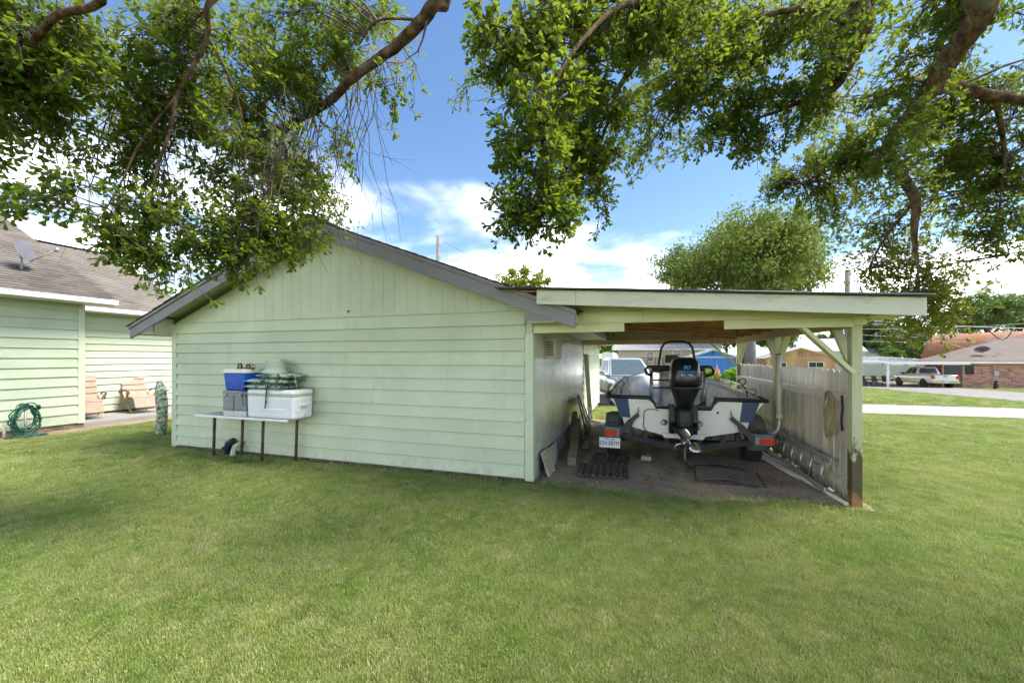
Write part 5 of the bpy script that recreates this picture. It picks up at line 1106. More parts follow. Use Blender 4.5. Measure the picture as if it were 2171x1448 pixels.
lp = at(2085, 693, 27); tag(MB().tube([lp + Vector((1.6 * u, 0, -.9 * math.sin(math.pi * u ** 1.4))) for u in np.linspace(0, 1, 15)], .03, 6).build('cable_loop', M_BLACK), 'black slack cable loop hanging below the service cable', 'cable')
# ------------------------------------------------------------------ foliage
def leaf_cards(P, size, rng, up=.3, elong=1.7):
    """Small pointed leaves (one folded quad each) at the points P."""
    n = len(P); d = rng.normal(size=(n, 3)); d[:, 2] += up; d /= np.linalg.norm(d, axis=1)[:, None]
    e = rng.normal(size=(n, 3)); e -= d * np.sum(e * d, 1)[:, None]; e /= np.linalg.norm(e, axis=1)[:, None]
    L = size * rng.uniform(.6, 1.3, n)[:, None]; w = L / elong
    V = np.stack([P, P + d * L * .5 + e * w * .5, P + d * L, P + d * L * .5 - e * w * .5], 1).reshape(-1, 3)
    return V, np.arange(4 * n).reshape(-1, 4)
def add_rnd(me, vals): a = me.attributes.new('rnd', 'FLOAT', 'POINT'); a.data.foreach_set('value', np.asarray(vals, dtype=np.float32))
def tree(name, label, base, h, lobes, n, leaf, m, seed, trunk_r=.25, group=None, bark=None, up=.3):
    """Trunk, limbs to every lobe and a crown of leaves thick near the lobes' skins."""
    rng = np.random.default_rng(seed); t = thing(name, label, 'bush' if 'bush' in name else 'tree', base, 0, group); base = Vector(base); tk = MB()
    top = base + Vector((0, 0, h)); tk.tube([base - Vector((0, 0, .3)), base.lerp(top, .5) + Vector((.1 * trunk_r, 0, 0)), top], [trunk_r * 1.2, trunk_r, trunk_r * .6], 10)
    for c, r in lobes:
        c = Vector(c); s = base.lerp(top, float(rng.uniform(.55, .98))); tk.tube([s, s.lerp(c, .5) + Vector((0, 0, -.06 * r[2])), c + Vector((0, 0, r[2] * .3))], [trunk_r * .4, trunk_r * .25, trunk_r * .08], 6)
    tk.build('trunk', bark or M_BARK, t)
    W_ = np.array([r[0] * r[1] + r[0] * r[2] for c, r in lobes]); k = rng.choice(len(lobes), n, p=W_ / W_.sum())
    C = np.array([c for c, r in lobes])[k]; RR = np.array([r for c, r in lobes])[k]
    # clump centres on the skin, leaves round them
    nc = max(12, n // 60); kc = rng.choice(len(lobes), nc, p=W_ / W_.sum()); u = rng.normal(size=(nc, 3)); u /= np.linalg.norm(u, axis=1)[:, None]
    cc_ = np.array([c for c, r in lobes])[kc] + u * np.array([r for c, r in lobes])[kc] * rng.uniform(.55, 1.05, nc)[:, None]
    kk = rng.integers(0, nc, n); P = cc_[kk] + rng.normal(size=(n, 3)) * np.array([r for c, r in lobes])[kc][kk] * .15
    V, F = leaf_cards(P, leaf, rng, up); me = fastmesh('crown', V, F, 4); tone = rng.uniform(0, .6, nc)[kk] + rng.uniform(0, .4, n) * .95; add_rnd(me, np.repeat(np.minimum(tone, .96), 4))
    link('crown', me, m, t); return t
def lobeset(c, R_, n, seed, flat=.75):
    rng = random.Random(seed); out = [(c, (R_ * .74, R_ * .74, R_ * .74 * flat))]
    for k in range(n):
        a = rng.uniform(0, 6.28); e = rng.uniform(-.5, 1.1); r = R_ * rng.uniform(.2, .46); d = R_ * rng.uniform(.92, 1.04) - r * .8
        out.append(((c[0] + d * math.cos(a) * math.cos(e), c[1] + d * math.sin(a) * math.cos(e), c[2] + d * math.sin(e) * flat), (r, r, r * .85)))
    return out
def bg_tree(px, py, Z, rpx, label, m, n, seed, name='tree', leaf=.30, group='trees beyond the lane', flat=.8, up=.3, bark=None):
    c = at(px, py, Z); r = rpx / FPX * Z; b = (c.x, c.y, gz(c.x, c.y)); return tree(name, label, b, max(1.0, c.z - b[2]), lobeset((c.x, c.y, c.z), r, 17, seed, flat), n, leaf, m, seed, .035 * r + .12, group, bark, up)
bg_tree(1572, 578, 50, 165, 'big round light green tree behind the carport roof', M_LEAFR, 60000, 1, leaf=.38, flat=.66, up=1.1)
bg_tree(1110, 625, 42, 75, 'yellow-green treetop just above the garage and carport roofs', M_LEAFY, 6000, 2, leaf=.32)
bg_tree(1870, 715, 88, 60, 'dark green tree in the woods next to the carport post', M_LEAFD, 9000, 3, leaf=.5)
bg_tree(1920, 728, 80, 48, 'dark green tree in the woods touching the barrel roof', M_LEAFD, 7000, 4, leaf=.45)
bg_tree(1800, 712, 92, 55, 'dark green tree seen above the white house roof', M_LEAFD, 6000, 5, leaf=.5)
bg_tree(2095, 668, 85, 62, 'tall dark green tree above the barrel roof, nearer the hanging branch', M_LEAFD, 9000, 6, leaf=.5)
bg_tree(2165, 672, 90, 60, 'tall dark green tree at the edge beyond the barrel roof', M_LEAFD, 8000, 7, leaf=.5)
bg_tree(2040, 690, 95, 45, 'dark green tree half hidden behind the hanging branch', M_LEAFD, 5000, 8, leaf=.5)
bg_tree(1640, 715, 62, 45, 'grey-green tree behind the timber shed', M_LEAFD, 6000, 9, leaf=.4)
bg_tree(1540, 712, 66, 52, 'grey-green tree behind the blue shed', M_LEAFD, 6000, 10, leaf=.4)
bg_tree(1455, 712, 70, 42, 'grey-green tree over the end of the beige house roof', M_LEAFD, 5000, 12, leaf=.4)
bg_tree(1285, 735, 58, 34, 'bright green tree beside the basketball stand', M_LEAFB, 5000, 13, leaf=.32)
bg_tree(1235, 735, 62, 40, 'bright green tree at the garage back corner', M_LEAFB, 4000, 18, leaf=.32)
bg_tree(1885, 752, 72, 26, 'low dark shrub beyond the flat canopy next to the post', M_LEAFD, 3000, 31, leaf=.4, flat=.6)
bg_tree(1945, 750, 74, 28, 'low dark shrub beyond the flat canopy above the pickup', M_LEAFD, 3000, 32, leaf=.4, flat=.6)
bg_tree(1760, 735, 96, 40, 'dark tree filling the gap beside the white house', M_LEAFD, 4000, 33, leaf=.5, flat=.8)
tree('bush', 'bright green bush on the outboard side of the splintered stump', tuple(at(1494, 811, 30.5)), .4, lobeset(tuple(at(1494, 795, 30.5)), .85, 7, 14), 2600, .16, M_LEAFB, 14, .04, 'bushes before the blue shed')
tree('bush', 'bright green bush between the stump and the far carport post', tuple(at(1550, 811, 29)), .4, lobeset(tuple(at(1550, 796, 29)), .85, 7, 15), 2600, .16, M_LEAFB, 15, .04, 'bushes before the blue shed')
gt = at(1590, 790, 33); tree('tree', 'thick grey-barked tree beyond the far carport post', (gt.x, gt.y, gz(gt.x, gt.y)), 5.6, lobeset((gt.x, gt.y, 5.0), 1.7, 8, 16), 2500, .3, M_LEAFD, 16, .42, 'trees beyond the lane', M_GREYBARK)
sp_ = at(1520, 812, 31); st = thing('tree_stump', 'tall splintered reddish tree stump before the blue shed', 'stump', (sp_.x, sp_.y, gz(sp_.x, sp_.y)))
rnd = random.Random(6); M_SPL = m_wood('splintered_heartwood', (.24, .10, .045), (.50, .27, .13), (14, 14, 1), .85, .2)
for k in range(11):
    a = k * .571; r = .24 * rnd.uniform(.35, 1); hh = (1.95 - r * 3.6) * rnd.uniform(.72, 1); bx, by = sp_.x + r * math.cos(a), sp_.y + r * math.sin(a); z0 = gz(sp_.x, sp_.y)
    MB().tube([(bx, by, z0 - .05), (bx + rnd.uniform(-.03, .03), by, z0 + hh * .5), (bx * .7 + sp_.x * .3, by * .7 + sp_.y * .3, z0 + hh)], [.13, .085, .008], 5).build('splinter', M_SPL, st)

# ------------------------------------------------------------------ the two oaks overhead
LV = np.array([(0, 0, 0), (0, .5, -.035), (0, .96, .01), (-.09, .38, .03), (-.25, .80, .06), (-.10, 1.0, .04), (.09, .38, .03), (.25, .80, .06), (.10, 1.0, .04)])
LF = np.array([(0, 1, 3), (3, 1, 4), (1, 2, 4), (4, 2, 5), (0, 6, 1), (6, 7, 1), (1, 7, 2), (7, 8, 2)])
def leaf_frames(n, dirs, rng):
    """Frames (n,3,3) whose columns are width, length and normal of each leaf."""
    d = dirs / np.linalg.norm(dirs, axis=1)[:, None]; nrm = rng.normal(size=(n, 3)) * .55 + np.array([0, 0, 1.0]); nrm -= d * np.sum(nrm * d, 1)[:, None]; nrm /= np.linalg.norm(nrm, axis=1)[:, None]
    return np.stack([np.cross(d, nrm), d, nrm], 2)
LEAFM = []
for k in range(5):
    me = bpy.data.meshes.new('leaf'); v = LV.copy(); v[:, 2] *= (1, .4, 1.8, -.6, 1.2)[k]; me.from_pydata([tuple(q) for q in v], [], [tuple(f) for f in LF.tolist()]); add_rnd(me, [(.15, .35, .55, .7, .9)[k]] * 9); me.materials.append(M_LEAF); LEAFM.append(me)
def oak(label, trunk, limbs, blobs, bare, seed, nparts=300, extra=(), high=()):
    rng = np.random.default_rng(seed); t = thing('oak_tree', label, 'tree', (trunk[0][0], trunk[0][1], 0)); wood = MB(); wood.tube([p[:3] for p in trunk], [p[3] for p in trunk], 14)
    limbpts = []
    for l in limbs:
        pts = [l[0]] if isinstance(l[0], Vector) else []
        pts = [(q[0] if isinstance(q[0], Vector) else at(q[0], q[1], q[2])) for q in l]; rad = [q[-1] for q in l]
        sp, sr = smooth_path(pts, rad, 6, .09, len(limbpts)); wood.tube(sp, sr, 12)
        for a, b in zip(pts, pts[1:]):
            for u in np.linspace(0, 1, 6): limbpts.append(a.lerp(b, u))
    wood.build('trunk', M_BARK, t)
    LP = np.array([tuple(p) for p in limbpts]); br = MB(); RP, RD, RM = [], [], []
    for (px, py, Z, rx, ry, nb, k, far) in list(blobs) + list(extra):
        c = np.array(at(px, py, Z)); ax = np.array(RT) * rx / FPX * Z; az = np.array((0, 0, ry / FPX * Z)); ay = np.array(FW) * (min(rx, ry) * .8 / FPX * Z)
        for _ in range(nb):
            u = rng.normal(size=3); u /= np.linalg.norm(u); u *= rng.uniform(.35, 1.0) ** .6; e = c + ax * u[0] + ay * u[1] + az * u[2]
            dd = np.linalg.norm(LP - e, axis=1) + .9 * np.maximum(0, e[2] - LP[:, 2]); s = LP[int(np.argmin(dd * rng.uniform(.85, 1.25, len(dd))))]
            L = np.linalg.norm(e - s)
            if L > 3.2: s = e + (s - e) * (2.6 / L); L = 2.6
            m1 = s + (e - s) * .4 + np.array((0, 0, .10 * L)) + rng.normal(size=3) * .07 * L; m2 = s + (e - s) * .75 + np.array((0, 0, .06 * L)) + rng.normal(size=3) * .07 * L
            pts = [s, (s + m1) / 2 + rng.normal(size=3) * .02 * L, m1, (m1 + m2) / 2 + rng.normal(size=3) * .03 * L, m2, e]; r0 = .004 + .0045 * L
            br.tube(pts, [r0, r0 * .85, r0 * .7, r0 * .55, r0 * .4, r0 * .22], 4, False)
            A = np.array(pts)
            for q in range(int(k * 1.8 + .5)):
                f = rng.uniform(1.6, 4.999); i = int(f); p = A[i] * (1 - f + i) + A[i + 1] * (f - i); g = A[i + 1] - A[i]; g = g / (np.linalg.norm(g) + 1e-6)
                o = rng.normal(size=3) * .8 + g * .9 + np.array((0, 0, -.25)); o /= np.linalg.norm(o); ln = rng.uniform(.05, .27) * (1.5 if far else 1.0); tip = p + o * ln
                if not far: br.tube([p, p + o * ln * .5 + rng.normal(size=3) * .012, tip], [.0035, .0026, .0018], 3, False)
                RP.append(tip); RD.append(o); RM.append(far)
    for pts, rad in bare: br.tube(pts, rad, 5, False)
    for pts, rad in bare[2:]:                                             # bare twigs fork
        for q in range(5):
            i = int(rng.integers(1, len(pts) - 1)); p = np.array(pts[i]); d = rng.normal(size=3) * .5 + np.array((0, 0, -.75)); L = rng.uniform(.15, .45)
            br.tube([p, p + d * L * .5 + rng.normal(size=3) * .02, p + d * L], [rad[i] * .6, rad[i] * .45, rad[i] * .25], 3, False)
    br.build('branches', mat('backlit_twig_bark', (.075, .06, .045), .9, var=.4, scale=12, bump=.3), t, fix=False)  # bark colour darkened to paint the twigs as backlit silhouettes
    RP, RD, RM = np.array(RP), np.array(RD), np.array(RM, dtype=bool); per = rng.integers(5, 9, len(RP)); idx = np.repeat(np.arange(len(RP)), per); n = len(idx)
    dirs = RD[idx] * .75 + rng.normal(size=(n, 3)) * .75 + np.array((0, 0, -.18)); back = rng.uniform(0, .07, n)[:, None]
    P = RP[idx] - RD[idx] * back; S = rng.uniform(.040, .078, n) * np.where(RM[idx] & ((P - np.array(CAM)) @ np.array(FW) > 6.4), 1.35, 1.0); FR = leaf_frames(n, dirs, rng); tone = np.clip(rng.normal(.42, .2, n), 0, .9); tone[rng.random(n) < .012] = 1.0
    rel = P - np.array(CAM); Z = rel @ np.array(FW); X = rel @ np.array(RT); px = CX + FPX * X / np.maximum(Z, .1); py = HY - FPX * rel[:, 2] / np.maximum(Z, .1)
    vis = (Z > .4) & (px > 5) & (px < 2165) & (py > 5); score = np.where(vis & ~RM[idx], S / np.maximum(Z, .3), 0); order = np.argsort(-score); own = order[:nparts]; own = own[score[own] > 0]; rest = np.setdiff1d(np.arange(n), own)
    for i in own:
        M = Matrix(((*(FR[i][0] * S[i]), P[i][0]), (*(FR[i][1] * S[i]), P[i][1]), (*(FR[i][2] * S[i]), P[i][2]), (0, 0, 0, 1)))
        o = bpy.data.objects.new('leaf', LEAFM[int(rng.integers(0, 5))]); COL.objects.link(o); o.parent = t; o.matrix_local = Matrix.Translation(-t.location) @ M
    far = RM[idx][rest]
    for sel, nm, mm in ((rest[~far], 'crown', M_LEAF), (rest[far], 'sun_toned_crown', M_LEAFY)):
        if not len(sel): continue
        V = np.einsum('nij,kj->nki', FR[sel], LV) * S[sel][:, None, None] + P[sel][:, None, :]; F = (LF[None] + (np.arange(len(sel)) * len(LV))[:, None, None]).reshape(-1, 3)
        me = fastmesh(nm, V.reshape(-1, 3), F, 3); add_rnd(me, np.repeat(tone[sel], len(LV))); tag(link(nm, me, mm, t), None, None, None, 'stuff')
    if high:                                                              # the upper crown, above the picture
        PP = []; hb = MB()
        for x0, x1, y0, y1, z0, z1, m_ in high:
            nc = m_ // 24; c_ = np.stack([rng.uniform(x0, x1, nc), rng.uniform(y0, y1, nc), rng.uniform(z0, z1, nc)], 1); kk = rng.integers(0, nc, m_); PP.append(c_[kk] + rng.normal(size=(m_, 3)) * .38)
            for q in range(7): e = Vector((rng.uniform(x0, x1), rng.uniform(y0, y1), (z0 + z1) / 2)); s0 = Vector(trunk[4][:3]); hb.tube([s0, s0.lerp(e, .5) + Vector((0, 0, .5)), e], [.09, .06, .02], 6)
        hb.build('upper_limbs', M_BARK, t); PP = np.concatenate(PP); V, F = leaf_cards(PP, .21, rng, .1, 1.8); me = fastmesh('upper_crown', V, F, 4); add_rnd(me, np.repeat(rng.uniform(0, .9, len(PP)), 4)); tag(link('upper_crown', me, M_LEAF, t), None, None, None, 'stuff')
    print('oak leaves', n, len(own)); return t
def V3(px, py, Z): return at(px, py, Z)
# left-hand oak: its trunk stands behind the viewer
tb0 = CAM + RT * -1.6 + FW * -3.2; tt = lambda z, dx, dy: (tb0.x + dx, tb0.y + dy, z)
crot = Vector(tt(3.6, .1, .2))
limbsB = [
    [(crot, .16), (CAM + RT * -1.0 + FW * .6 + Vector((0, 0, 3.3)), .12), (930, -60, 3.4, .066), (915, 15, 3.6, .06), (850, 90, 3.9, .052), (750, 165, 4.2, .046), (700, 215, 4.4, .042), (640, 252, 4.6, .036), (560, 285, 4.8, .028), (470, 315, 5.0, .018)],
    [(crot, .12), (CAM + RT * -1.8 + FW * .8 + Vector((0, 0, 2.9)), .08), (435, -90, 2.8, .022), (438, 20, 3.0, .019), (440, 75, 3.1, .018), (405, 150, 3.15, .016), (375, 205, 3.2, .014), (360, 280, 3.25, .012), (335, 350, 3.3, .012), (320, 430, 3.35, .007)],
    [(crot, .12), (CAM + RT * -2.6 + FW * .6 + Vector((0, 0, 2.7)), .07), (190, -80, 2.4, .026), (110, 40, 2.6, .021), (40, 120, 2.7, .017), (-60, 200, 2.8, .014)],
    [(640, 252, 4.6, .03), (600, 290, 4.55, .02), (606, 340, 4.5, .016), (560, 430, 4.4, .010), (520, 520, 4.3, .006)],
    [(375, 205, 3.2, .014), (300, 300, 3.2, .010), (250, 400, 3.2, .006), (190, 500, 3.2, .004)],
    [(440, 75, 3.1, .014), (500, 200, 3.4, .010), (520, 330, 3.6, .007), (500, 470, 3.6, .004)],
    [(905, 45, 3.7, .016), (880, 42, 3.7, .013), (800, 45, 3.8, .010), (765, 90, 3.9, .006)],
]
bareB = [([V3(905, 45, 3.65), V3(896, 85, 3.65), V3(885, 110, 3.65), V3(862, 127, 3.65)], [.012, .009, .006, .003]), ([V3(890, 100, 3.65), V3(885, 125, 3.65)], [.005, .002])]
rnd = random.Random(17)
for k in range(34):
    x0 = rnd.uniform(600, 800); y0 = 165 + (780 - x0) * .62 - 15; Z = 4.3; x1 = x0 + rnd.uniform(-110, 95); pts = []
    ln = rnd.uniform(150, 380)
    for u in np.linspace(0, 1, 7): pts.append(V3(x0 + (x1 - x0) * u ** 1.4 + rnd.uniform(-12, 12), y0 + ln * u, Z + .5 * rnd.uniform(-1, 1) * u))
    bareB.append((pts, [.006, .0052, .0045, .0038, .003, .0024, .0014]))
for k in range(34):
    x0 = rnd.uniform(120, 620); y0 = rnd.uniform(180, 330); x1 = x0 + rnd.uniform(-90, 60); ln = rnd.uniform(120, 260); Z = 3.5
    bareB.append(([V3(x0 + (x1 - x0) * u + rnd.uniform(-8, 8), y0 + ln * u, Z + .25 * rnd.uniform(-1, 1) * u) for u in np.linspace(0, 1, 6)], [.006, .005, .0045, .0036, .003, .0018]))
#  px, py, depth, radii in px, branches, sprigs per branch, far (also picks the sun-toned leaf colour)
blobsB = [(-150, 110, 3.0, 150, 140, 18, 9, 0), (-140, 330, 3.2, 110, 110, 12, 9, 0), (80, 90, 2.8, 150, 110, 21, 9, 0), (50, 280, 2.9, 90, 120, 14, 9, 0), (40, 410, 2.8, 60, 45, 6, 7, 0), (250, 100, 3.2, 150, 110, 21, 8, 0), (210, 290, 3.4, 120, 110, 18, 8, 0), (420, 140, 3.6, 150, 130, 21, 8, 0),
          (400, 320, 3.6, 140, 120, 19, 8, 0), (300, 490, 3.3, 110, 75, 14, 8, 0), (450, 490, 3.5, 140, 90, 18, 8, 0), (330, 580, 3.2, 110, 36, 12, 8, 0), (500, 565, 3.5, 80, 40, 9, 8, 0), (600, 420, 4.0, 110, 120, 13, 8, 0),
          (640, 90, 4.5, 130, 90, 27, 9, 0), (750, 40, 4.8, 90, 50, 14, 9, 0), (560, 220, 4.2, 110, 90, 18, 8, 0), (520, 60, 4.0, 130, 70, 16, 9, 0), (150, 180, 3.2, 130, 110, 16, 9, 0), (330, 230, 3.6, 120, 110, 14, 9, 0), (520, 400, 3.9, 110, 90, 12, 8, 0), (838, 240, 4.0, 28, 40, 3, 5, 0), (620, 530, 4.0, 60, 40, 5, 7, 0), (870, 225, 4.0, 10, 20, 2, 2, 0),
          (660, 470, 4.2, 75, 60, 10, 8, 0), (600, 500, 3.9, 80, 60, 9, 8, 0), (700, 380, 4.6, 70, 90, 8, 8, 0), (290, 220, 7.45, 170, 120, 14, 9, 1), (230, 300, 7.6, 90, 80, 6, 9, 1), (330, 170, 9, 130, 110, 12, 9, 1), (650, 370, 9, 100, 150, 20, 10, 1), (800, 110, 9, 60, 80, 10, 8, 1), (470, 120, 9, 120, 100, 8, 8, 1), (560, 460, 8, 120, 90, 10, 8, 1), (720, 470, 8, 60, 60, 7, 8, 1)]
oak('oak whose drooping boughs hang over the garage gable', [(*tt(-.2, 0, 0), .36), (*tt(1.2, .0, .02), .28), (*tt(2.6, .05, .1), .24), (*tt(3.6, .1, .2), .20), (*tt(6.2, .1, .3), .12), (*tt(8.4, 0, .3), .05)], limbsB, blobsB, bareB, 5)
oA = CAM + RT * 6.6 + FW * .6; ta = lambda z, dx, dy: (oA.x + dx, oA.y + dy, z)
crA = Vector(ta(3.3, -.1, .2))
limbsA = [
    [(crA, .2), (CAM + RT * 5.6 + FW * 2.4 + Vector((0, 0, 3.5)), .17), (2130, -60, 3.6, .12), (2080, 30, 3.8, .11), (2010, 130, 4.1, .10), (1965, 200, 4.3, .088), (1920, 260, 4.5, .08), (1882, 312, 4.6, .062), (1903, 360, 4.7, .058), (1940, 425, 4.8, .05), (1938, 500, 4.9, .032), (1946, 570, 5.0, .015), (1950, 650, 5.0, .006)],
    [(1975, 190, 4.3, .07), (2030, 188, 4.3, .058), (2110, 205, 4.2, .05), (2210, 218, 4.1, .042)],
    [(crA, .16), (CAM + RT * 4.0 + FW * 2.6 + Vector((0, 0, 3.7)), .12), (1852, -50, 3.8, .085), (1832, 60, 4.0, .075), (1802, 130, 4.2, .062), (1765, 186, 4.4, .055), (1700, 215, 4.5, .03), (1640, 240, 4.6, .018), (1560, 265, 4.7, .009)],
    [(crA, .14), (CAM + RT * 2.6 + FW * 2.4 + Vector((0, 0, 3.4)), .08), (1500, -60, 3.5, .05), (1440, 30, 3.6, .042), (1370, 110, 3.7, .034), (1310, 190, 3.7, .024), (1285, 270, 3.7, .014), (1250, 360, 3.7, .008)],
    [(1440, 30, 3.6, .03), (1330, 10, 3.3, .024), (1250, 70, 3.1, .018), (1180, 170, 3.0, .013), (1150, 300, 3.0, .009), (1120, 420, 3.0, .005)],
    [(1832, 60, 4.0, .045), (1700, 20, 4.1, .03), (1570, 60, 4.2, .022), (1480, 160, 4.4, .012)],
    [(1330, 10, 3.3, .018), (1200, -20, 3.0, .012), (1080, 60, 2.9, .007)],
    [(1940, 425, 4.8, .025), (1880, 500, 5.2, .014), (1840, 570, 5.4, .007)], [(2110, 205, 4.2, .03), (2130, 330, 4.5, .018), (2120, 450, 4.6, .01), (2140, 540, 4.6, .005)],
    [(1882, 312, 4.6, .03), (1780, 350, 5.2, .018), (1700, 390, 5.6, .01)],
]
blobsA = [(2310, 140, 4.8, 130, 140, 18, 9, 0), (2300, 390, 4.8, 110, 130, 14, 9, 0), (1085, 70, 3.0, 100, 70, 16, 9, 0), (1130, 190, 3.0, 100, 110, 19, 9, 0), (1130, 340, 3.0, 85, 110, 17, 9, 0), (1125, 455, 3.0, 85, 38, 14, 9, 0), (1000, 190, 6.5, 45, 80, 8, 9, 0), (1280, 90, 3.6, 140, 110, 28, 9, 0), (1260, 250, 3.6, 120, 100, 26, 9, 0),
          (1340, 320, 5.5, 80, 70, 16, 10, 0), (1235, 420, 4.2, 55, 60, 12, 8, 0), (1470, 90, 4.0, 150, 110, 28, 9, 0), (1480, 250, 4.6, 130, 85, 26, 9, 0), (1650, 120, 4.4, 150, 120, 28, 9, 0), (1640, 270, 4.6, 130, 75, 24, 9, 0),
          (1690, 370, 6.0, 85, 55, 18, 10, 0), (1840, 130, 4.6, 130, 130, 24, 9, 0), (1850, 310, 5.0, 110, 75, 22, 9, 0), (2050, 90, 4.6, 110, 90, 16, 8, 0), (2080, 290, 4.8, 100, 110, 22, 9, 0), (2130, 440, 4.6, 50, 110, 20, 9, 0), (1950, 340, 5.5, 120, 65, 20, 9, 0),
          (1880, 470, 6.0, 130, 75, 22, 10, 0), (1915, 590, 5.5, 95, 75, 20, 9, 1), (1965, 680, 5.0, 60, 42, 12, 9, 1), (1800, 420, 6.5, 120, 50, 18, 10, 0), (1400, 150, 7.5, 180, 120, 14, 10, 1), (1650, 180, 8, 200, 140, 18, 10, 1), (1900, 220, 8, 180, 140, 18, 10, 1), (2000, 480, 7, 120, 80, 10, 9, 1), (1560, 60, 7.5, 150, 60, 12, 10, 1), (1830, 60, 3.5, 70, 70, 8, 7, 0), (1960, 230, 3.8, 70, 70, 8, 7, 0), (1900, 380, 4.3, 60, 60, 7, 7, 0), (1400, 60, 3.3, 90, 60, 9, 7, 0), (1380, 40, 4.4, 140, 60, 16, 9, 0), (1560, 170, 4.8, 130, 90, 18, 9, 0), (1750, 60, 4.5, 110, 80, 16, 9, 0), (1950, 60, 4.6, 110, 80, 14, 9, 0), (1760, 300, 5.2, 100, 70, 14, 9, 0), (1990, 250, 5.0, 90, 90, 14, 9, 0), (1190, 60, 3.4, 110, 70, 14, 9, 0), (1200, 330, 3.6, 80, 100, 12, 9, 0), (1940, 650, 6, 70, 60, 8, 9, 1), (1950, 600, 5.2, 70, 70, 10, 9, 1), (1900, 540, 5.6, 90, 60, 10, 9, 1), (1990, 650, 5.1, 45, 55, 8, 9, 1), (2010, 400, 5.4, 100, 60, 14, 9, 0)]
oak('oak with heavy limbs arching over the carport roof', [(*ta(-.2, 0, 0), .40), (*ta(1.2, 0, .02), .31), (*ta(2.4, -.05, .1), .27), (*ta(3.3, -.1, .2), .24), (*ta(6, .1, .3), .15), (*ta(8.5, .1, .3), .06)], limbsA, blobsA, [], 6)

# ------------------------------------------------------------------ grass
def tuft(seed, n=50, rad=.085, h=.034):
    r = random.Random(seed); v, f = [], []
    for k in range(n):
        a = r.uniform(0, 6.28); q = rad * math.sqrt(r.random()); x, y = q * math.cos(a), q * math.sin(a); b = r.uniform(0, 6.28); c, s = math.cos(b), math.sin(b); w = r.uniform(.0012, .0022); hh = h * r.uniform(.45, 1.15); ln = r.uniform(.1, .9) * hh; d = r.uniform(0, 6.28); dx, dy = ln * math.cos(d), ln * math.sin(d)
        i = len(v); v += [(x - c * w, y - s * w, -.008), (x + c * w, y + s * w, -.008), (x + c * w * .8 + dx * .4, y + s * w * .8 + dy * .4, hh * .6), (x - c * w * .8 + dx * .4, y - s * w * .8 + dy * .4, hh * .6), (x + dx, y + dy, hh)]
        f += [(i, i + 1, i + 2, i + 3), (i + 3, i + 2, i + 4)]
    me = bpy.data.meshes.new('grass_tuft'); me.from_pydata(v, [], f); return me
def m_blade():
    t = NT('grass_blade'); p = t.pos(); n1 = t.noise(p, 1.1, 6, .65); n2 = t.noise(p, 4.5, 5, .65); r = t.orand()
    c = t.ramp(n1, [(.36, (.255, .375, .07)), (.64, (.45, .485, .15))]); c = t.mix(t.rng(n2, .42, .66, 0, .6), c, (.25, .35, .08)); c = t.mix(t.rng(r, .72, 1, 0, .85), c, (.60, .55, .33)); c = t.mix(t.rng(r, 0, .38, .75, 0), c, (.11, .165, .04))
    d = t.n('ShaderNodeBsdfPrincipled'); t.l(c, d.inputs['Base Color']); d.inputs['Roughness'].default_value = .36; d.inputs['Specular IOR Level'].default_value = .5
    tl = t.n('ShaderNodeBsdfTranslucent'); t.l(c, tl.inputs[0]); m = t.n('ShaderNodeMixShader'); m.inputs[0].default_value = .4; t.l(d.outputs[0], m.inputs[1]); t.l(tl.outputs[0], m.inputs[2]); t.l(m.outputs[0], t.out.inputs[0]); return t.m
M_BLADE = m_blade()
tc_ = bpy.data.collections.new('grass_tufts')
for k in range(5):
    me = tuft(k); me.materials.append(M_BLADE); o = bpy.data.objects.new('grass_tuft', me); tc_.objects.link(o)
rng = np.random.default_rng(3); pts = []; scl = []
def scatter(n, z0, z1, sc, p=1.0):
    Z = np.sqrt(rng.uniform(z0 ** 2, z1 ** 2, n)); X = rng.uniform(-1.42, 1.42, n) * (Z + 1.1)
    x = CAM.x + RT.x * X + FW.x * Z; y = CAM.y + RT.y * X + FW.y * Z
    ok = ~((x > XL - .05) & (x < .05) & (y > -.10)) & ~((x > -.1) & (x < 3.58) & (y > -.03 + .05 * np.sin((x + .02) / 3.62 * 9)) & (y < 5.6)) & ~((x < -10.45) & (y < 5.0)) & ~((x < -10.9)) & ~((y > 11.7) & (y < 14.95)) & ~((x > -1.95) & (x < 3.2) & (y > 14.5) & (y < 22))
    dr = 18.5 + 2.9 * (y - 14.6) / 40; ok &= ~((y > 14.5) & (x > dr - .1) & (x < dr + 9.2 + .05 * y)) & ~((y > 36) & (x < 12)) & ~((y > 60))
    for a, b in zip(x[ok], y[ok]): pts.append((a, b, gz(a, b)))
    scl.extend((rng.uniform(.8, 1.25, int(ok.sum())) * sc).tolist())
scatter(3500, .4, 1.7, .7); scatter(24000, 1.6, 3.4, .62); scatter(30000, 3.2, 5.6, .75); scatter(23000, 5.4, 9, 1.0); scatter(18000, 9, 16, 1.5); scatter(16000, 15, 34, 2.4); scatter(7000, 30, 60, 4)
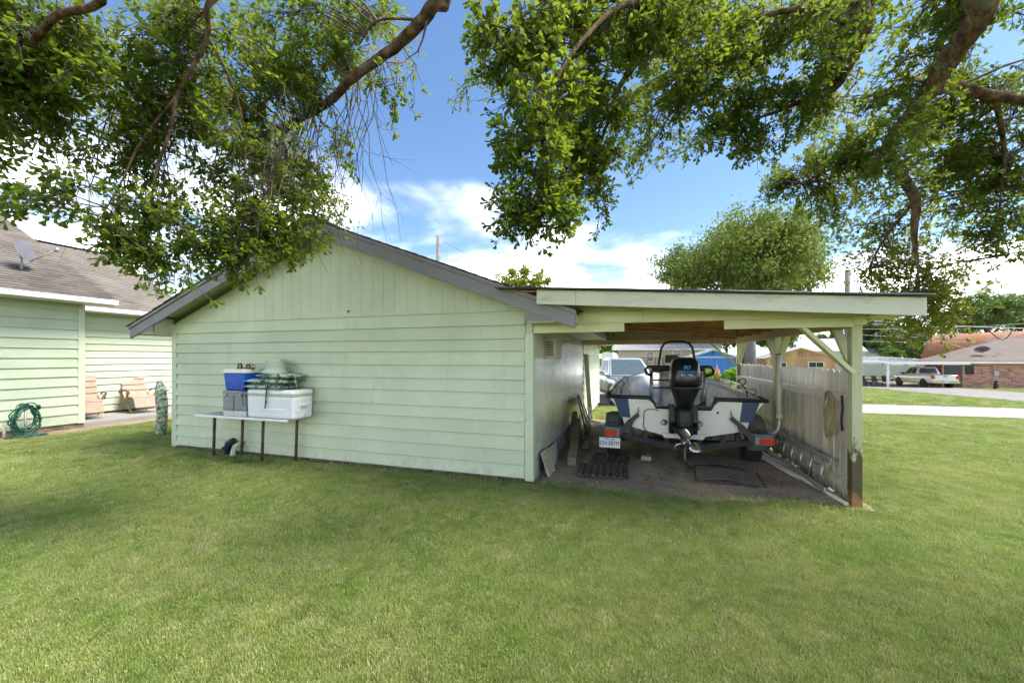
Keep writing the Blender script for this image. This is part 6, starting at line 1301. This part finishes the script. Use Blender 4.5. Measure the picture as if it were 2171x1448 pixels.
for k in range(900):                                                    # longer tufts the mower misses: wall foot, dirt edge, post, house bed
    q = rng.random()
    if q < .5: x, y = rng.uniform(-6.75, .0), -.12 - abs(rng.normal()) * .05
    elif q < .75: x = rng.uniform(-.05, 3.6); y = -.03 + .05 * math.sin((x + .02) / 3.62 * 9) - abs(rng.normal()) * .03
    elif q < .85: x, y = 3.56 + abs(rng.normal()) * .06, rng.uniform(-.1, 5.3)
    else: x, y = -10.4 + rng.normal() * .08, rng.uniform(-3, 4.5)
    pts.append((x, y, gz(x, y))); scl.append(rng.uniform(.9, 1.9))
gm = bpy.data.meshes.new('grass'); gm.from_pydata(pts, [], []); a = gm.attributes.new('scl', 'FLOAT', 'POINT'); a.data.foreach_set('value', np.array(scl, dtype=np.float32))
go = tag(link('grass', gm, M_BLADE), 'mown lawn grass round the garage and across the lane', 'grass', None, 'stuff')
ng = bpy.data.node_groups.new('grass_scatter', 'GeometryNodeTree'); ng.interface.new_socket('Geometry', in_out='INPUT', socket_type='NodeSocketGeometry'); ng.interface.new_socket('Geometry', in_out='OUTPUT', socket_type='NodeSocketGeometry')
gi = ng.nodes.new('NodeGroupInput'); gout = ng.nodes.new('NodeGroupOutput'); mp = ng.nodes.new('GeometryNodeMeshToPoints'); ip = ng.nodes.new('GeometryNodeInstanceOnPoints'); ci = ng.nodes.new('GeometryNodeCollectionInfo'); ci.inputs['Collection'].default_value = tc_; ci.inputs['Separate Children'].default_value = True; ci.inputs['Reset Children'].default_value = True
rv = ng.nodes.new('FunctionNodeRandomValue'); rv.data_type = 'FLOAT_VECTOR'; rv.inputs[0].default_value = (-.12, -.12, 0); rv.inputs[1].default_value = (.12, .12, 6.283); at2 = ng.nodes.new('GeometryNodeInputNamedAttribute'); at2.data_type = 'FLOAT'; at2.inputs['Name'].default_value = 'scl'
L_ = ng.links.new; L_(gi.outputs[0], mp.inputs[0]); L_(mp.outputs[0], ip.inputs['Points']); L_(ci.outputs[0], ip.inputs['Instance']); ip.inputs['Pick Instance'].default_value = True; L_(rv.outputs[0], ip.inputs['Rotation']); L_(at2.outputs[0], ip.inputs['Scale']); L_(ip.outputs[0], gout.inputs[0])
go.modifiers.new('scatter', 'NODES').node_group = ng
for o in bpy.data.objects:
    if '_w' in o: del o['_w']
print('objects', len(COL.objects), 'tris', sum(len(o.data.polygons) for o in COL.objects if o.type == 'MESH'))
